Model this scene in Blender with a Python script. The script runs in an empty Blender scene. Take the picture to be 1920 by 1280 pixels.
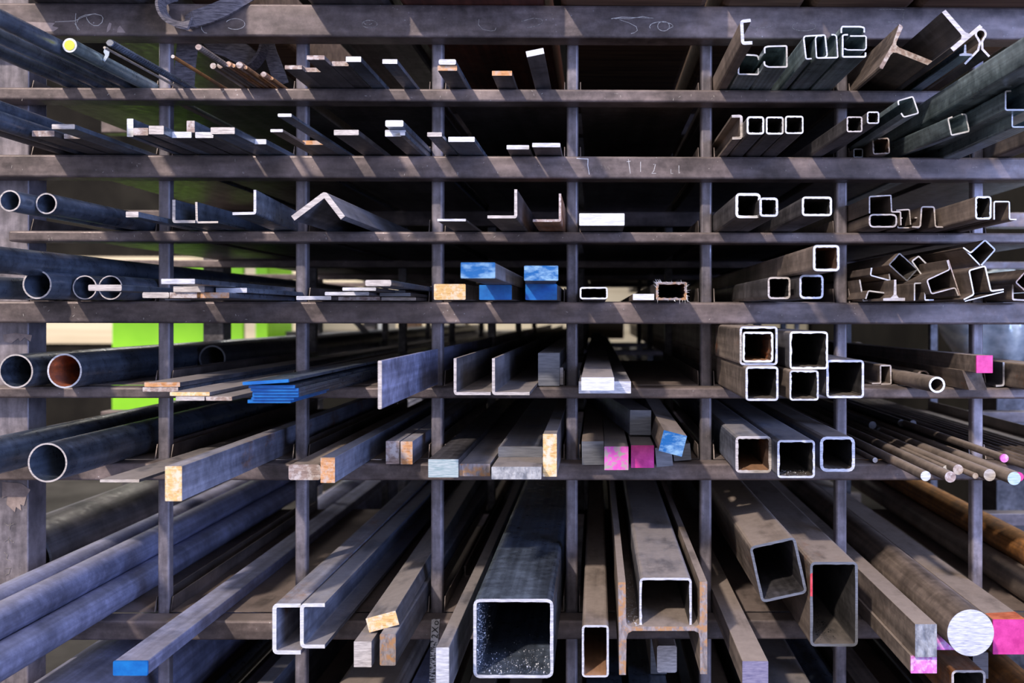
import bpy, bmesh, math, random
from mathutils import Vector, Matrix
random.seed(7)
SC = bpy.context.scene
COL = SC.collection
F = 1866.667            # focal length in pixels of a 1920 px wide frame (35 mm on 36 mm)
D = 1.86667             # camera to rack front
H = 1.30                # camera height over the floor
TH, RO = 0.0098, 0.0016 # small yaw and roll
PPX, PPY = 1118 + F * math.tan(TH), 590.0

# ------------------------------------------------------------------ camera
Fw = Vector((math.sin(TH), math.cos(TH), 0))
R0 = Vector((math.cos(TH), -math.sin(TH), 0)); U0 = Vector((0, 0, 1))
Rv = math.cos(RO) * R0 + math.sin(RO) * U0
Uv = -math.sin(RO) * R0 + math.cos(RO) * U0
CP = Vector((0, -D, 0))
cd = bpy.data.cameras.new('camera'); cam = bpy.data.objects.new('camera', cd); COL.objects.link(cam)
m = Matrix((Rv, Uv, -Fw)).transposed().to_4x4(); m.translation = CP + Vector((0, 0, H)); cam.matrix_world = m
cd.sensor_width = 36; cd.lens = 35
cd.shift_x = -(PPX - 960) / 1920; cd.shift_y = (PPY - 640) / 1920
cd.dof.use_dof = True; cd.dof.focus_distance = 1.74; cd.dof.aperture_fstop = 4.0
cd.clip_start = .05
SC.camera = cam
def ray(px, py):
    return Fw + Rv * ((px - PPX) / F) - Uv * ((py - PPY) / F)
def at_y(px, py, Y):
    d = ray(px, py); return CP + d * ((Y + D) / d.y)
def at_z(px, py, z):
    d = ray(px, py); return CP + d * (z / d.z)

# ------------------------------------------------------------------ materials
def nd(t, ty, **kw):
    n = t.nodes.new(ty)
    for k, v in kw.items():
        if k in n.inputs.keys(): n.inputs[k].default_value = v
        else: setattr(n, k, v)
    return n
def ramp(t, fac, stops):
    r = t.nodes.new('ShaderNodeValToRGB'); e = r.color_ramp.elements
    while len(e) < len(stops): e.new(.5)
    for k, (p, c) in enumerate(stops):
        e[k].position = p; e[k].color = (*c, 1) if len(c) == 3 else c
    t.links.new(fac, r.inputs[0]); return r.outputs[0]
def mixc(t, fac, a, b):
    n = t.nodes.new('ShaderNodeMix'); n.data_type = 'RGBA'
    for s, v in ((n.inputs[0], fac), (n.inputs[6], a), (n.inputs[7], b)):
        if hasattr(v, 'links'): t.links.new(v, s)
        elif isinstance(v, (int, float)): s.default_value = v
        else: s.default_value = (*v, 1)
    return n.outputs[2]
def coords(t, scale, rand=True, kind='Object'):
    tc = nd(t, 'ShaderNodeTexCoord'); mp = nd(t, 'ShaderNodeMapping'); mp.inputs['Scale'].default_value = scale
    src = tc.outputs[kind]
    if rand:
        oi = nd(t, 'ShaderNodeObjectInfo'); ml = nd(t, 'ShaderNodeMath', operation='MULTIPLY'); ml.inputs[1].default_value = 37.0
        t.links.new(oi.outputs['Random'], ml.inputs[0])
        ad = nd(t, 'ShaderNodeVectorMath', operation='ADD'); t.links.new(src, ad.inputs[0]); t.links.new(ml.outputs[0], ad.inputs[1]); src = ad.outputs[0]
    t.links.new(src, mp.inputs[0]); return mp.outputs[0]
def noise(t, vec, scale, detail=5, rough=.6):
    n = nd(t, 'ShaderNodeTexNoise'); n.inputs['Scale'].default_value = scale; n.inputs['Detail'].default_value = detail; n.inputs['Roughness'].default_value = rough
    t.links.new(vec, n.inputs['Vector']); return n.outputs['Fac']
def newmat(name):
    m = bpy.data.materials.new(name); m.use_nodes = True; t = m.node_tree
    return m, t, t.nodes['Principled BSDF']
M = {}
def steel(name, dark, light, metal=.35, rough=.5, stretch=(14, 1.6, 14), dust=None, dustc=(.19, .155, .14), rust=0, rustc=(.30, .10, .03), bump=.15, var=.12, speck=0):
    g_ = 1.0 if name in ('rustred', 'redoxide', 'insiderust', 'tray', 'insidedark', 'orange') else 1.9
    dark = tuple(x * g_ for x in dark); light = tuple(x * g_ for x in light); dustc = tuple(x * 1.75 for x in dustc)
    m, t, b = newmat(name); M[name] = m
    v = coords(t, stretch)
    n1 = noise(t, v, 1.0, 6, .62)
    c = ramp(t, n1, [(.32, dark), (.66, light)])
    v2 = coords(t, (1, 1, 1))
    n2 = noise(t, v2, 55, 6, .7)
    c = mixc(t, ramp(t, n2, [(.42, (0, 0, 0)), (.75, (.35, .35, .35))]), c, tuple(min(1, x * 1.7) for x in light))
    if rust:
        n3 = noise(t, coords(t, (5, 2.2, 5)), 3.2, 9, .72)
        f = ramp(t, n3, [(max(0, .66 - rust * .3), (0, 0, 0)), (min(1, .80 - rust * .3), (1, 1, 1))])
        rc = ramp(t, n2, [(.3, tuple(x * .45 for x in rustc)), (.7, rustc)])
        c = mixc(t, f, c, rc)
    if speck:
        vo = nd(t, 'ShaderNodeTexVoronoi'); vo.inputs['Scale'].default_value = 95; t.links.new(v2, vo.inputs['Vector'])
        f = ramp(t, vo.outputs['Distance'], [(.05, (speck,) * 3), (.14, (0, 0, 0))])
        n5 = noise(t, v2, 9, 3); f2 = ramp(t, n5, [(.55, (0, 0, 0)), (.68, (1, 1, 1))])
        ml = nd(t, 'ShaderNodeMath', operation='MULTIPLY'); t.links.new(f, ml.inputs[0]); t.links.new(f2, ml.inputs[1])
        c = mixc(t, ml.outputs[0], c, (.6, .6, .62))
    n6 = noise(t, coords(t, (stretch[0] * 6, stretch[1] * .8, stretch[2] * 6)), 1.0, 3, .5)
    n7 = noise(t, coords(t, (3, 3, 3)), 3.0, 7, .7)
    for nn, lo, hi in ((n6, .74, 1.24), (n7, .62, 1.32)):
        mm = nd(t, 'ShaderNodeMix'); mm.data_type = 'RGBA'; mm.blend_type = 'MULTIPLY'; mm.inputs[0].default_value = 1
        t.links.new(c, mm.inputs[6]); t.links.new(ramp(t, nn, [(.36, (lo,) * 3), (.64, (hi,) * 3)]), mm.inputs[7]); c = mm.outputs[2]
    oi = nd(t, 'ShaderNodeObjectInfo'); hs = nd(t, 'ShaderNodeHueSaturation')
    mr = nd(t, 'ShaderNodeMapRange'); mr.inputs['To Min'].default_value = 1 - var; mr.inputs['To Max'].default_value = 1 + var
    t.links.new(oi.outputs['Random'], mr.inputs[0]); t.links.new(mr.outputs[0], hs.inputs['Value']); t.links.new(c, hs.inputs['Color']); c = hs.outputs[0]
    rsock = ramp(t, n2, [(.3, (rough - .1,) * 3), (.7, (min(1, rough + .18),) * 3)])
    msock = None
    if dust:
        g = nd(t, 'ShaderNodeNewGeometry'); sp = nd(t, 'ShaderNodeSeparateXYZ'); t.links.new(g.outputs['True Normal'], sp.inputs[0])
        up = ramp(t, sp.outputs['Z'], [(.35, (0, 0, 0)), (.9, (1, 1, 1))])
        n4 = noise(t, coords(t, (6, 2.5, 6)), 2.5, 8, .65)
        dn = ramp(t, n4, [(.38, (.35 * dust,) * 3), (.50, (dust,) * 3)])
        ml = nd(t, 'ShaderNodeMath', operation='MULTIPLY'); t.links.new(up, ml.inputs[0]); t.links.new(dn, ml.inputs[1])
        dc = ramp(t, n2, [(.3, tuple(x * .8 for x in dustc)), (.7, dustc)])
        c = mixc(t, ml.outputs[0], c, dc); rsock = mixc(t, ml.outputs[0], rsock, (.95, .95, .95))
        sb = nd(t, 'ShaderNodeMath', operation='MULTIPLY_ADD'); t.links.new(ml.outputs[0], sb.inputs[0]); sb.inputs[1].default_value = -metal; sb.inputs[2].default_value = metal; msock = sb.outputs[0]
    t.links.new(c, b.inputs['Base Color']); t.links.new(rsock, b.inputs['Roughness'])
    if msock: t.links.new(msock, b.inputs['Metallic'])
    else: b.inputs['Metallic'].default_value = metal
    if bump:
        bp = nd(t, 'ShaderNodeBump'); bp.inputs['Strength'].default_value = bump; bp.inputs['Distance'].default_value = .002
        t.links.new(n2, bp.inputs['Height']); t.links.new(bp.outputs[0], b.inputs['Normal'])
    return m
def cutmat(name, a, b_, metal=.2, rough=.45, stretch=(60, 60, 400), lo=.35, hi=.65, c3=None, bump=.3):
    m, t, b = newmat(name); M[name] = m
    n1 = noise(t, coords(t, stretch), 1, 5, .6)
    c = ramp(t, n1, [(lo, a), (hi, b_)])
    if c3:
        n2 = noise(t, coords(t, (90, 90, 90)), 1, 6, .65)
        c = mixc(t, ramp(t, n2, [(.46, (0, 0, 0)), (.60, (1, 1, 1))]), c, c3)
    t.links.new(c, b.inputs['Base Color']); b.inputs['Roughness'].default_value = rough; b.inputs['Metallic'].default_value = metal
    if name in ('darkwall', 'concrete', 'ink'): b.inputs['Specular IOR Level'].default_value = .08
    bp = nd(t, 'ShaderNodeBump'); bp.inputs['Strength'].default_value = bump; bp.inputs['Distance'].default_value = .001
    t.links.new(n1, bp.inputs['Height']); t.links.new(bp.outputs[0], b.inputs['Normal'])
    return m
steel('rack', (.036, .029, .030), (.108, .086, .082), metal=.35, rough=.42, stretch=(2.2, 6, 9), dust=.5, speck=.6, var=.08, bump=.1)
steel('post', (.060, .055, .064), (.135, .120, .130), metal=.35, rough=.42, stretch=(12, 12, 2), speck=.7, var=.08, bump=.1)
steel('tray', (.075, .062, .056), (.19, .155, .14), metal=.40, rough=.42, stretch=(6, 2, 6), dust=.8, dustc=(.155, .12, .105), bump=.1)
steel('mill', (.030, .036, .048), (.10, .125, .17), metal=.6, rough=.30)                       # bluish mill scale
steel('mill2', (.085, .092, .145), (.19, .20, .295), metal=.35, rough=.45, dust=.35, dustc=(.26, .24, .26), bump=.35)    # hot rolled, the bluish light's violet tint put into its colour
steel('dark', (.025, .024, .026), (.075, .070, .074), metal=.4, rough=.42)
steel('brown', (.050, .040, .035), (.125, .098, .082), metal=.25, rough=.55)
steel('dusty', (.040, .040, .046), (.115, .112, .125), metal=.3, rough=.5, dust=.9, dustc=(.20, .175, .165))
steel('dustyblue', (.045, .052, .075), (.14, .155, .205), metal=.35, rough=.42, dust=.8, dustc=(.22, .205, .21))
steel('dustbrown', (.050, .040, .034), (.135, .108, .090), metal=.2, rough=.6, dust=.9, dustc=(.215, .175, .15), rust=.25)
steel('galv', (.075, .105, .115), (.20, .25, .265), metal=.65, rough=.32, stretch=(30, 1.2, 30), bump=.05)
steel('rusty', (.07, .045, .035), (.16, .10, .07), metal=.1, rough=.7, rust=.75, rustc=(.34, .13, .045))
steel('orange', (.10, .05, .03), (.24, .12, .05), metal=.05, rough=.75, rust=.9, rustc=(.45, .19, .05), stretch=(30, 2, 30))
steel('rustblue', (.07, .075, .10), (.17, .175, .22), metal=.2, rough=.55, rust=.38, rustc=(.36, .18, .08), dust=.5, dustc=(.25, .22, .21))
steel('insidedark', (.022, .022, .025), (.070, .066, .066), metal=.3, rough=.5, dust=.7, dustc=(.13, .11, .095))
steel('insiderust', (.05, .035, .03), (.15, .085, .06), metal=.1, rough=.7, dust=.9, dustc=(.28, .15, .08), rust=.35, rustc=(.50, .16, .04))
steel('rustred', (.10, .035, .025), (.26, .09, .05), metal=.05, rough=.8, rust=.8, rustc=(.62, .15, .04))
steel('redoxide', (.10, .03, .02), (.18, .06, .04), metal=.05, rough=.6)
cutmat('cbright', (.48, .49, .55), (.88, .88, .92), metal=.25, rough=.38)
cutmat('cwhite', (.58, .59, .61), (.86, .86, .87), metal=.1, rough=.5)
cutmat('cpale', (.40, .36, .34), (.72, .66, .62), metal=.15, rough=.5)
cutmat('cgrey', (.15, .16, .185), (.24, .25, .28), metal=.4, rough=.42, stretch=(30, 30, 300))
cutmat('cbrown', (.24, .17, .15), (.50, .38, .33), metal=.1, rough=.6, c3=(.62, .56, .54))
cutmat('crust', (.50, .22, .08), (.82, .44, .20), metal=.05, rough=.7, c3=(.62, .48, .40))
cutmat('cyellow', (.62, .36, .12), (.95, .66, .30), metal=.05, rough=.65, c3=(.85, .70, .52))
cutmat('cgreen', (.36, .50, .52), (.66, .74, .74), metal=.4, rough=.4)
cutmat('ctorn', (.35, .37, .42), (.95, .95, .95), metal=.7, rough=.3, stretch=(110, 60, 60), bump=1)
cutmat('crough', (.20, .17, .17), (.42, .37, .37), metal=.2, rough=.55, stretch=(200, 60, 70), c3=(.48, .26, .12))
cutmat('blue', (.006, .10, .40), (.014, .22, .60), metal=0, rough=.35, stretch=(40, 40, 60), lo=.3, hi=.7)
cutmat('blueworn', (.012, .13, .38), (.26, .46, .64), metal=.1, rough=.3, stretch=(50, 50, 110), lo=.42, hi=.62, bump=.6)
cutmat('pink', (.55, .03, .24), (.78, .07, .36), metal=0, rough=.4, stretch=(60, 60, 60))
cutmat('pinkworn', (.75, .10, .50), (.88, .16, .62), metal=0, rough=.4, stretch=(40, 40, 40), c3=(.42, .44, .34))
cutmat('magenta', (.55, .10, .42), (.85, .25, .68), metal=0, rough=.4, stretch=(80, 80, 60), c3=(.75, .50, .72))
cutmat('redpaint', (.55, .03, .05), (.80, .10, .12), metal=0, rough=.5, stretch=(60, 60, 60))
cutmat('orangepaint', (.45, .10, .04), (.75, .22, .10), metal=0, rough=.5, stretch=(60, 60, 60))
cutmat('yellow', (.80, .75, .02), (.95, .92, .10), metal=0, rough=.5, stretch=(40, 40, 40))
cutmat('violetcut', (.22, .20, .34), (.42, .38, .52), metal=.4, rough=.35)
cutmat('webbing', (.06, .055, .065), (.22, .20, .22), metal=0, rough=.9, stretch=(60, 60, 500), bump=1)
cutmat('chalk', (.42, .38, .33), (.75, .70, .62), metal=0, rough=1, stretch=(300, 300, 300), lo=.3, hi=.6)
cutmat('chalkfaint', (.14, .125, .115), (.42, .38, .33), metal=0, rough=1, stretch=(300, 300, 300), lo=.4, hi=.6)
cutmat('paintfaded', (.26, .20, .18), (.42, .33, .29), metal=0, rough=.8, stretch=(60, 60, 60))
cutmat('printed', (.02, .02, .022), (.50, .48, .48), metal=0, rough=.7, stretch=(140, 140, 420), lo=.45, hi=.56)
cutmat('printpale', (.42, .40, .40), (.62, .60, .60), metal=0, rough=.7, stretch=(140, 140, 140))
cutmat('ink', (.02, .02, .02), (.05, .05, .05), metal=0, rough=.7)
cutmat('cream', (.62, .52, .38), (.80, .70, .54), metal=0, rough=.8, stretch=(.4, .4, 14), bump=.2)
cutmat('green', (.20, .55, .01), (.27, .66, .02), metal=0, rough=.5, stretch=(2, 2, 2), bump=0)
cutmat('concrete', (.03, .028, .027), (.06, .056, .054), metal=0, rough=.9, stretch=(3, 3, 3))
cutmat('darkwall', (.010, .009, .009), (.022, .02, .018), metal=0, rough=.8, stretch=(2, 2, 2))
cutmat('timber', (.10, .055, .035), (.22, .13, .085), metal=0, rough=.8, stretch=(4, 60, 60))
cutmat('film', (.45, .52, .56), (.85, .90, .92), metal=.3, rough=.18, stretch=(18, 18, 30), bump=1.5)
cutmat('burr', (.55, .55, .60), (.95, .95, .97), metal=.3, rough=.35)

# ------------------------------------------------------------------ object helpers
def link(name, me, mats, parent=None, loc=None):
    o = bpy.data.objects.new(name, me); COL.objects.link(o)
    for x in mats: me.materials.append(M[x])
    if loc is not None: o.location = loc
    if parent: o.parent = parent
    return o
def tag(o, label, cat, group=None):
    assert 4 <= len(label.split()) <= 16, label
    o['label'] = label; o['category'] = cat
    if group: o['group'] = group
def bm_box(bm, x0, x1, y0, y1, z0, z1, mi=0):
    vs = [bm.verts.new((x, y, z)) for x in (x0, x1) for y in (y0, y1) for z in (z0, z1)]
    for q in ((0, 1, 3, 2), (4, 6, 7, 5), (0, 4, 5, 1), (2, 3, 7, 6), (0, 2, 6, 4), (1, 5, 7, 3)):
        bm.faces.new([vs[i] for i in q]).material_index = mi
def box(name, x0, x1, y0, y1, z0, z1, mat, parent=None, bevel=0, seg=3, kind=None):
    """box given in camera-height coordinates; its origin sits at the base centre"""
    cx, cy = (x0 + x1) / 2, (y0 + y1) / 2
    bm = bmesh.new(); bm_box(bm, x0 - cx, x1 - cx, y0 - cy, y1 - cy, 0, z1 - z0)
    if bevel: bmesh.ops.bevel(bm, geom=bm.edges[:], offset=bevel, segments=seg, affect='EDGES', profile=.5)
    me = bpy.data.meshes.new(name); bm.to_mesh(me); bm.free()
    if bevel:
        for p in me.polygons: p.use_smooth = False
    o = link(name, me, [mat], parent, (cx, cy, z0 + H))
    if kind: o['kind'] = kind
    return o
def mesh_obj(name, verts, faces, mats, midx=None, parent=None, smooth=None):
    org = Vector(verts[0]); me = bpy.data.meshes.new(name)
    me.from_pydata([tuple(Vector(v) - org) for v in verts], [], faces); me.update()
    if midx:
        for p, i in zip(me.polygons, midx): p.material_index = i
    if smooth:
        for p, s in zip(me.polygons, smooth): p.use_smooth = s
    return link(name, me, mats, parent, (org.x, org.y, org.z + H))

# ------------------------------------------------------------------ the rack
POST = [at_y(p, 600, .0665).x for p in (311.5, 567.5, 821, 1073, 1323, 1575.5, 1829.5)] + [.995]
SH = {1: .4245, 2: .299, 3: .157, 4: .0255, 5: -.1345, 6: -.277, 7: -.571, 8: -.872}
BOT = {1: .399, 2: .255, 3: .135, 4: -.0170, 5: -.157, 6: -.3105, 7: -.609, 8: -.92}
rack = bpy.data.objects.new('steel_rack', None); COL.objects.link(rack); rack.location = (0, 0, 0)
tag(rack, 'large welded brown steel storage rack of beams, posts and sheet trays holding all the stock', 'rack')
def box_r(*a, **k): return box(*a, parent=rack, **k)
XL, XR = -1.42, 1.30
for fy in (0, 1.0, 2.0, 3.0):
    f0 = fy
    box_r('beam', XL, XR, f0, f0 + .055, .519, .580, 'rack', bevel=.004)
    for k in SH:
        x0 = at_y(15, 440, 0).x if (k == 3 and fy == 0) else XL
        box_r('beam', x0, XR, f0, f0 + .052, BOT[k], SH[k] - .0018, 'rack', bevel=.004 if fy == 0 else .002)
    for px in POST:
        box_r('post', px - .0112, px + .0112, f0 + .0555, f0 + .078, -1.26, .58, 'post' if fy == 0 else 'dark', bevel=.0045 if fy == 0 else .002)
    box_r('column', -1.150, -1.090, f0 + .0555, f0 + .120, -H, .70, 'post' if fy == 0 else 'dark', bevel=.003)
edges = [-1.36] + [-1.148] * 0 + POST
for k, z in SH.items():
    bays = [(-1.086, POST[0])] + list(zip(POST[:-1], POST[1:]))
    for i, (a, b) in enumerate(bays):
        x0 = a + (.0 if i == 0 else .0145); x1 = b - .0145; t = .0016; h = .026; yb = 3.02 if k <= 3 or i >= 2 and k == 4 else 1.06
        y0 = .0535
        pts = [(x0, z + h), (x0, z - t), (x1, z - t), (x1, z + h), (x1 - t, z + h), (x1 - t, z), (x0 + t, z), (x0 + t, z + h)]
        pts = pts[::-1]
        n = len(pts); vs = [(x, y0 + (.010 if abs(zz - z - h) < 1e-6 else 0), zz) for x, zz in pts] + [(x, yb, zz) for x, zz in pts]
        fs = [(j, (j + 1) % n, n + (j + 1) % n, n + j) for j in range(n)] + [tuple(range(n))[::-1], tuple(range(n, 2 * n))]
        o = mesh_obj('tray', vs, fs, ['tray'], parent=rack)
        bm = bmesh.new(); bm.from_mesh(o.data); bmesh.ops.recalc_face_normals(bm, faces=bm.faces[:]); bm.to_mesh(o.data); bm.free()
# tray outside the left column
def diag(x0, z0, x1, z1, y, w=.02):
    d = Vector((x1 - x0, 0, z1 - z0)).normalized() * w / 2; p = Vector((-d.z, 0, d.x))
    a, b = Vector((x0, y, z0)), Vector((x1, y, z1)); c = [a - p, b - p, b + p, a + p]
    vs = c + [q + Vector((0, .02, 0)) for q in c]
    mesh_obj('brace', vs, [(0, 1, 2, 3), (7, 6, 5, 4), (0, 4, 5, 1), (1, 5, 6, 2), (2, 6, 7, 3), (3, 7, 4, 0)], ['dark'], parent=rack)
diag(-1.09, .12, -.60, -.42, 2.09)

# chalk writing and marks on beams and column (children of the rack)
def strokes(name, lists, Y, w=.9, mat='chalk', parent=rack, th=.0004):
    vs, fs = [], []
    for pts in lists:
        P = [at_y(x, y, Y - th) for x, y in pts]
        prev = None
        for i, p in enumerate(P):
            d = (P[min(i + 1, len(P) - 1)] - P[max(i - 1, 0)]); d.y = 0; d.normalize()
            nrm = Vector((-d.z, 0, d.x)) * (w / 2000) * random.uniform(.6, 1.25)
            b = len(vs); vs += [p - nrm, p + nrm, p - nrm + Vector((0, th * .9, 0)), p + nrm + Vector((0, th * .9, 0))]
            if prev is not None:
                fs += [(prev, b, b + 1, prev + 1), (prev, prev + 2, b + 2, b), (prev + 1, b + 1, b + 3, prev + 3)]
            prev = b
    return mesh_obj(name, vs, fs, [mat], parent=parent)
def arc(cx, cy, rx, ry, a0=0, a1=360, n=22, rot=0):
    o = []
    for i in range(n + 1):
        a = math.radians(a0 + (a1 - a0) * i / n); x, y = rx * math.cos(a), ry * math.sin(a); c, s = math.cos(math.radians(rot)), math.sin(math.radians(rot))
        o.append((cx + x * c - y * s + random.uniform(-.3, .3), cy + x * s + y * c + random.uniform(-.3, .3)))
    return o
strokes('chalk_writing', [[(142, 25), (141, 40), (143, 48), (146, 57), (149, 56), (140, 44)], [(103, 41), (140, 39), (155, 32), (172, 27)], [(144, 42), (148, 33), (160, 28), (178, 26), (190, 29), (193, 34), (191, 42), (184, 48), (176, 48), (168, 43), (163, 36), (162, 32)]], 0)
strokes('chalk_writing', [[(377, 48), (378, 55), (383, 61), (388, 62)], arc(441, 45, 18, 10, 200, 500)], 0)
strokes('chalk_writing', [arc(693, 45, 14, 7, 0, 350), arc(690, 42, 8, 4, 20, 300)], 0, mat='chalkfaint')
strokes('chalk_writing', [[(898, 36), (897, 46), (905, 55), (920, 58), (928, 57), (930, 52)], [(978, 40), (1000, 34), (1015, 36), (1018, 42), (1005, 49), (988, 52)]], 0, mat='chalkfaint')
strokes('chalk_writing', [[(1146, 35), (1165, 32), (1200, 33), (1227, 34), (1205, 31), (1180, 35), (1150, 34), (1165, 38), (1180, 43), (1193, 50), (1195, 57), (1190, 61), (1183, 63)], arc(1244, 49, 11, 9, 30, 390) + arc(1240, 50, 22, 9, 0, -200)], 0)
strokes('chalk_writing', [[(1401, 37), (1403, 46), (1412, 52), (1430, 52), (1448, 49)], [(1420, 50), (1418, 60)]], 0, mat='chalkfaint')
strokes('chalk_writing', [arc(1507, 50, 22, 8, -60, 240)], 0, mat='chalkfaint')
strokes('chalk_writing', [[(1648, 18), (1670, 17), (1696, 18), (1693, 34), (1690, 48)], [(1662, 41), (1680, 42), (1690, 50)]], 0, mat='chalkfaint')
strokes('chalk_writing', [[(1081, 296.5), (1092, 297.5), (1102.5, 298), (1102, 310), (1105, 327)]], 0, w=1.7, mat='cwhite')
strokes('chalk_writing', [[(1178, 298), (1180, 312), (1182, 325)], [(1175, 303), (1182, 302)], [(1201, 303), (1201, 322)], [(1225, 308), (1229, 308), (1226, 320), (1222, 325), (1230, 325)], [(1258, 317), (1258, 325), (1262, 325)], [(1273, 310), (1273, 325)]], 0, w=.8, mat='cwhite')
strokes('chalk_writing', [[(1092, 308), (1098, 312), (1090, 318), (1098, 322)], [(1104, 322), (1107, 314), (1108, 322)], [(1110, 322), (1115, 308), (1120, 322)], [(1127, 306), (1128, 316)], [(1133, 309), (1136, 318), (1140, 312), (1143, 318)]], 0, w=.5, mat='chalkfaint')
strokes('chalk_writing', [[(8, 980), (15, 985), (26, 982)], [(20, 980), (18, 992)], [(8, 1015), (17, 1010), (26, 1017)], [(17, 1005), (17, 1018)], [(8, 1035), (14, 1040), (12, 1048), (20, 1052)], [(9, 1066), (20, 1064), (16, 1075), (10, 1078)]], .0545, w=.8, mat='chalkfaint')
def patch(name, pts, Y, mat):
    P = [at_y(x, y, Y - .0004) for x, y in pts]; n = len(P)
    vs = P + [p + Vector((0, .0003, 0)) for p in P]
    return mesh_obj(name, vs, [tuple(range(n))] + [(j, (j + 1) % n, n + (j + 1) % n, n + j) for j in range(n)], [mat], parent=rack)
patch('paint_smear', [(4, 903), (40, 906), (57, 918), (50, 930), (45, 948), (38, 945), (40, 957), (30, 950), (28, 960), (12, 945), (14, 930), (4, 933)], .0545, 'paintfaded')
patch('paint_smear', [(6, 627), (30, 624), (60, 628), (57, 640), (46, 632), (38, 640), (34, 634), (22, 643), (8, 640)], .0545, 'paintfaded')
patch('paint_smear', [(18, 40), (60, 41), (103, 43), (98, 49), (110, 52), (100, 59), (60, 60), (30, 56)], 0, 'paintfaded')
patch('paint_smear', [(205, 42), (209, 44), (207, 55), (200, 61), (201, 52)], 0, 'paintfaded')
patch('paint_smear', [(225, 48), (231, 55), (235, 61), (219, 61), (221, 52)], 0, 'paintfaded')
# fine scratches
for b0, b1 in ((293, 325), (437, 450), (570, 602), (168, 186)):
    ls = []
    for i in range(46):
        x = random.uniform(20, 1900); y = random.uniform(b0, b1); l = random.uniform(1, 5); a = random.choice((1.57, 1.4, 1.7, .1, .4, 2.4))
        ls.append([(x, y), (x + l * math.cos(a), y + l * math.sin(a))])
    strokes('scratches', ls, 0, w=.5, mat='chalk')
ls = []
for pxx in (820, 1072, 1322, 1574):
    for i in range(34):
        x = pxx + random.uniform(-7, 8); y = random.uniform(80, 1140); ls.append([(x, y), (x + random.uniform(-1, 1), y + random.uniform(1, 5))])
strokes('scratches', ls, .0553, w=.5, mat='chalkfaint')

# ------------------------------------------------------------------ sections (pixel coordinates on the end face)
def rot_pts(pts, c, a):
    if not a: return pts
    a = math.radians(a); co, s = math.cos(a), math.sin(a)
    return [(c[0] + (x - c[0]) * co + (y - c[1]) * s, c[1] - (x - c[0]) * s + (y - c[1]) * co) for x, y in pts]
def rrect(x0, y0, x1, y1, r, k=3, sub=0):
    o = []
    for cx, cy, a0 in ((x1 - r, y1 - r, 0), (x0 + r, y1 - r, 90), (x0 + r, y0 + r, 180), (x1 - r, y0 + r, 270)):
        for i in range(k + 1):
            a = math.radians(a0 + 90 * i / k); o.append((cx + r * math.cos(a), cy + r * math.sin(a)))
        if sub:
            nx = {0: (x0 + r, y1), 90: (x0, y0 + r), 180: (x1 - r, y0), 270: (x1, y1 - r)}[a0]; p = o[-1]
            for i in range(1, sub): o.append((p[0] + (nx[0] - p[0]) * i / sub, p[1] + (nx[1] - p[1]) * i / sub))
    return o
def Rs(x0, y0, x1, y1, rot=0, cr=.8):
    return dict(o=rot_pts(rrect(x0, y0, x1, y1, min(cr, (x1 - x0) * .45, (y1 - y0) * .45)), ((x0 + x1) / 2, (y0 + y1) / 2), rot), i=None, sm=False)
def Ts(x0, y0, x1, y1, t=4, rot=0, cr=None, burr=.5):
    cr = cr if cr is not None else t * 1.6; c = ((x0 + x1) / 2, (y0 + y1) / 2)
    o = rrect(x0, y0, x1, y1, cr, 3, 9); i = rrect(x0 + t, y0 + t, x1 - t, y1 - t, max(.6, cr - t), 3, 9)
    i = [(x + random.uniform(-burr, burr), y + random.uniform(-burr, burr)) for x, y in i]
    return dict(o=rot_pts(o, c, rot), i=rot_pts(i, c, rot), sm=False)
def Cs(cx, cy, d, n=28):
    return dict(o=[(cx + d / 2 * math.cos(2 * math.pi * k / n), cy + d / 2 * math.sin(2 * math.pi * k / n)) for k in range(n)], i=None, sm=True)
def Ps(cx, cy, d, t=3, n=48, burr=.25):
    s = Cs(cx, cy, d, n); s['i'] = [(cx + (d / 2 - t + random.uniform(-burr, burr)) * math.cos(2 * math.pi * k / n), cy + (d / 2 - t + random.uniform(-burr, burr)) * math.sin(2 * math.pi * k / n)) for k in range(n)]
    return s
def PG(pts): return dict(o=list(pts), i=None, sm=False)
def soft(pts, r=3.0):
    """round the corners of an open polyline"""
    o = [pts[0]]
    for a, b, c in zip(pts, pts[1:], pts[2:]):
        va, vc = Vector((a[0] - b[0], a[1] - b[1])), Vector((c[0] - b[0], c[1] - b[1])); rr = min(r, va.length * .4, vc.length * .4)
        p, q = Vector(b) + va.normalized() * rr, Vector(b) + vc.normalized() * rr
        for k in range(4):
            u = k / 3; o.append(tuple((1 - u) ** 2 * p + 2 * u * (1 - u) * Vector(b) + u * u * q))
    o.append(pts[-1]); return o
def Gs(pts, th=2.5, r=3.0, jit=.15):
    """thin folded sheet profile: a polyline with a thickness"""
    pts = soft(pts, r) if r else list(pts); L_, R_ = [], []
    for i, p in enumerate(pts):
        a = Vector(pts[max(i - 1, 0)]); b = Vector(pts[min(i + 1, len(pts) - 1)]); p = Vector(p)
        d1 = (p - a).normalized() if i else (b - p).normalized(); d2 = (b - p).normalized() if i < len(pts) - 1 else d1
        n1, n2 = Vector((-d1.y, d1.x)), Vector((-d2.y, d2.x)); n = (n1 + n2); n.normalize(); k = 1 / max(.5, n.dot(n1))
        w = th / 2 * k + random.uniform(-jit, jit); L_.append(tuple(p + n * w)); R_.append(tuple(p - n * w))
    return dict(o=L_ + R_[::-1], i=None, sm=False)

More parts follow.
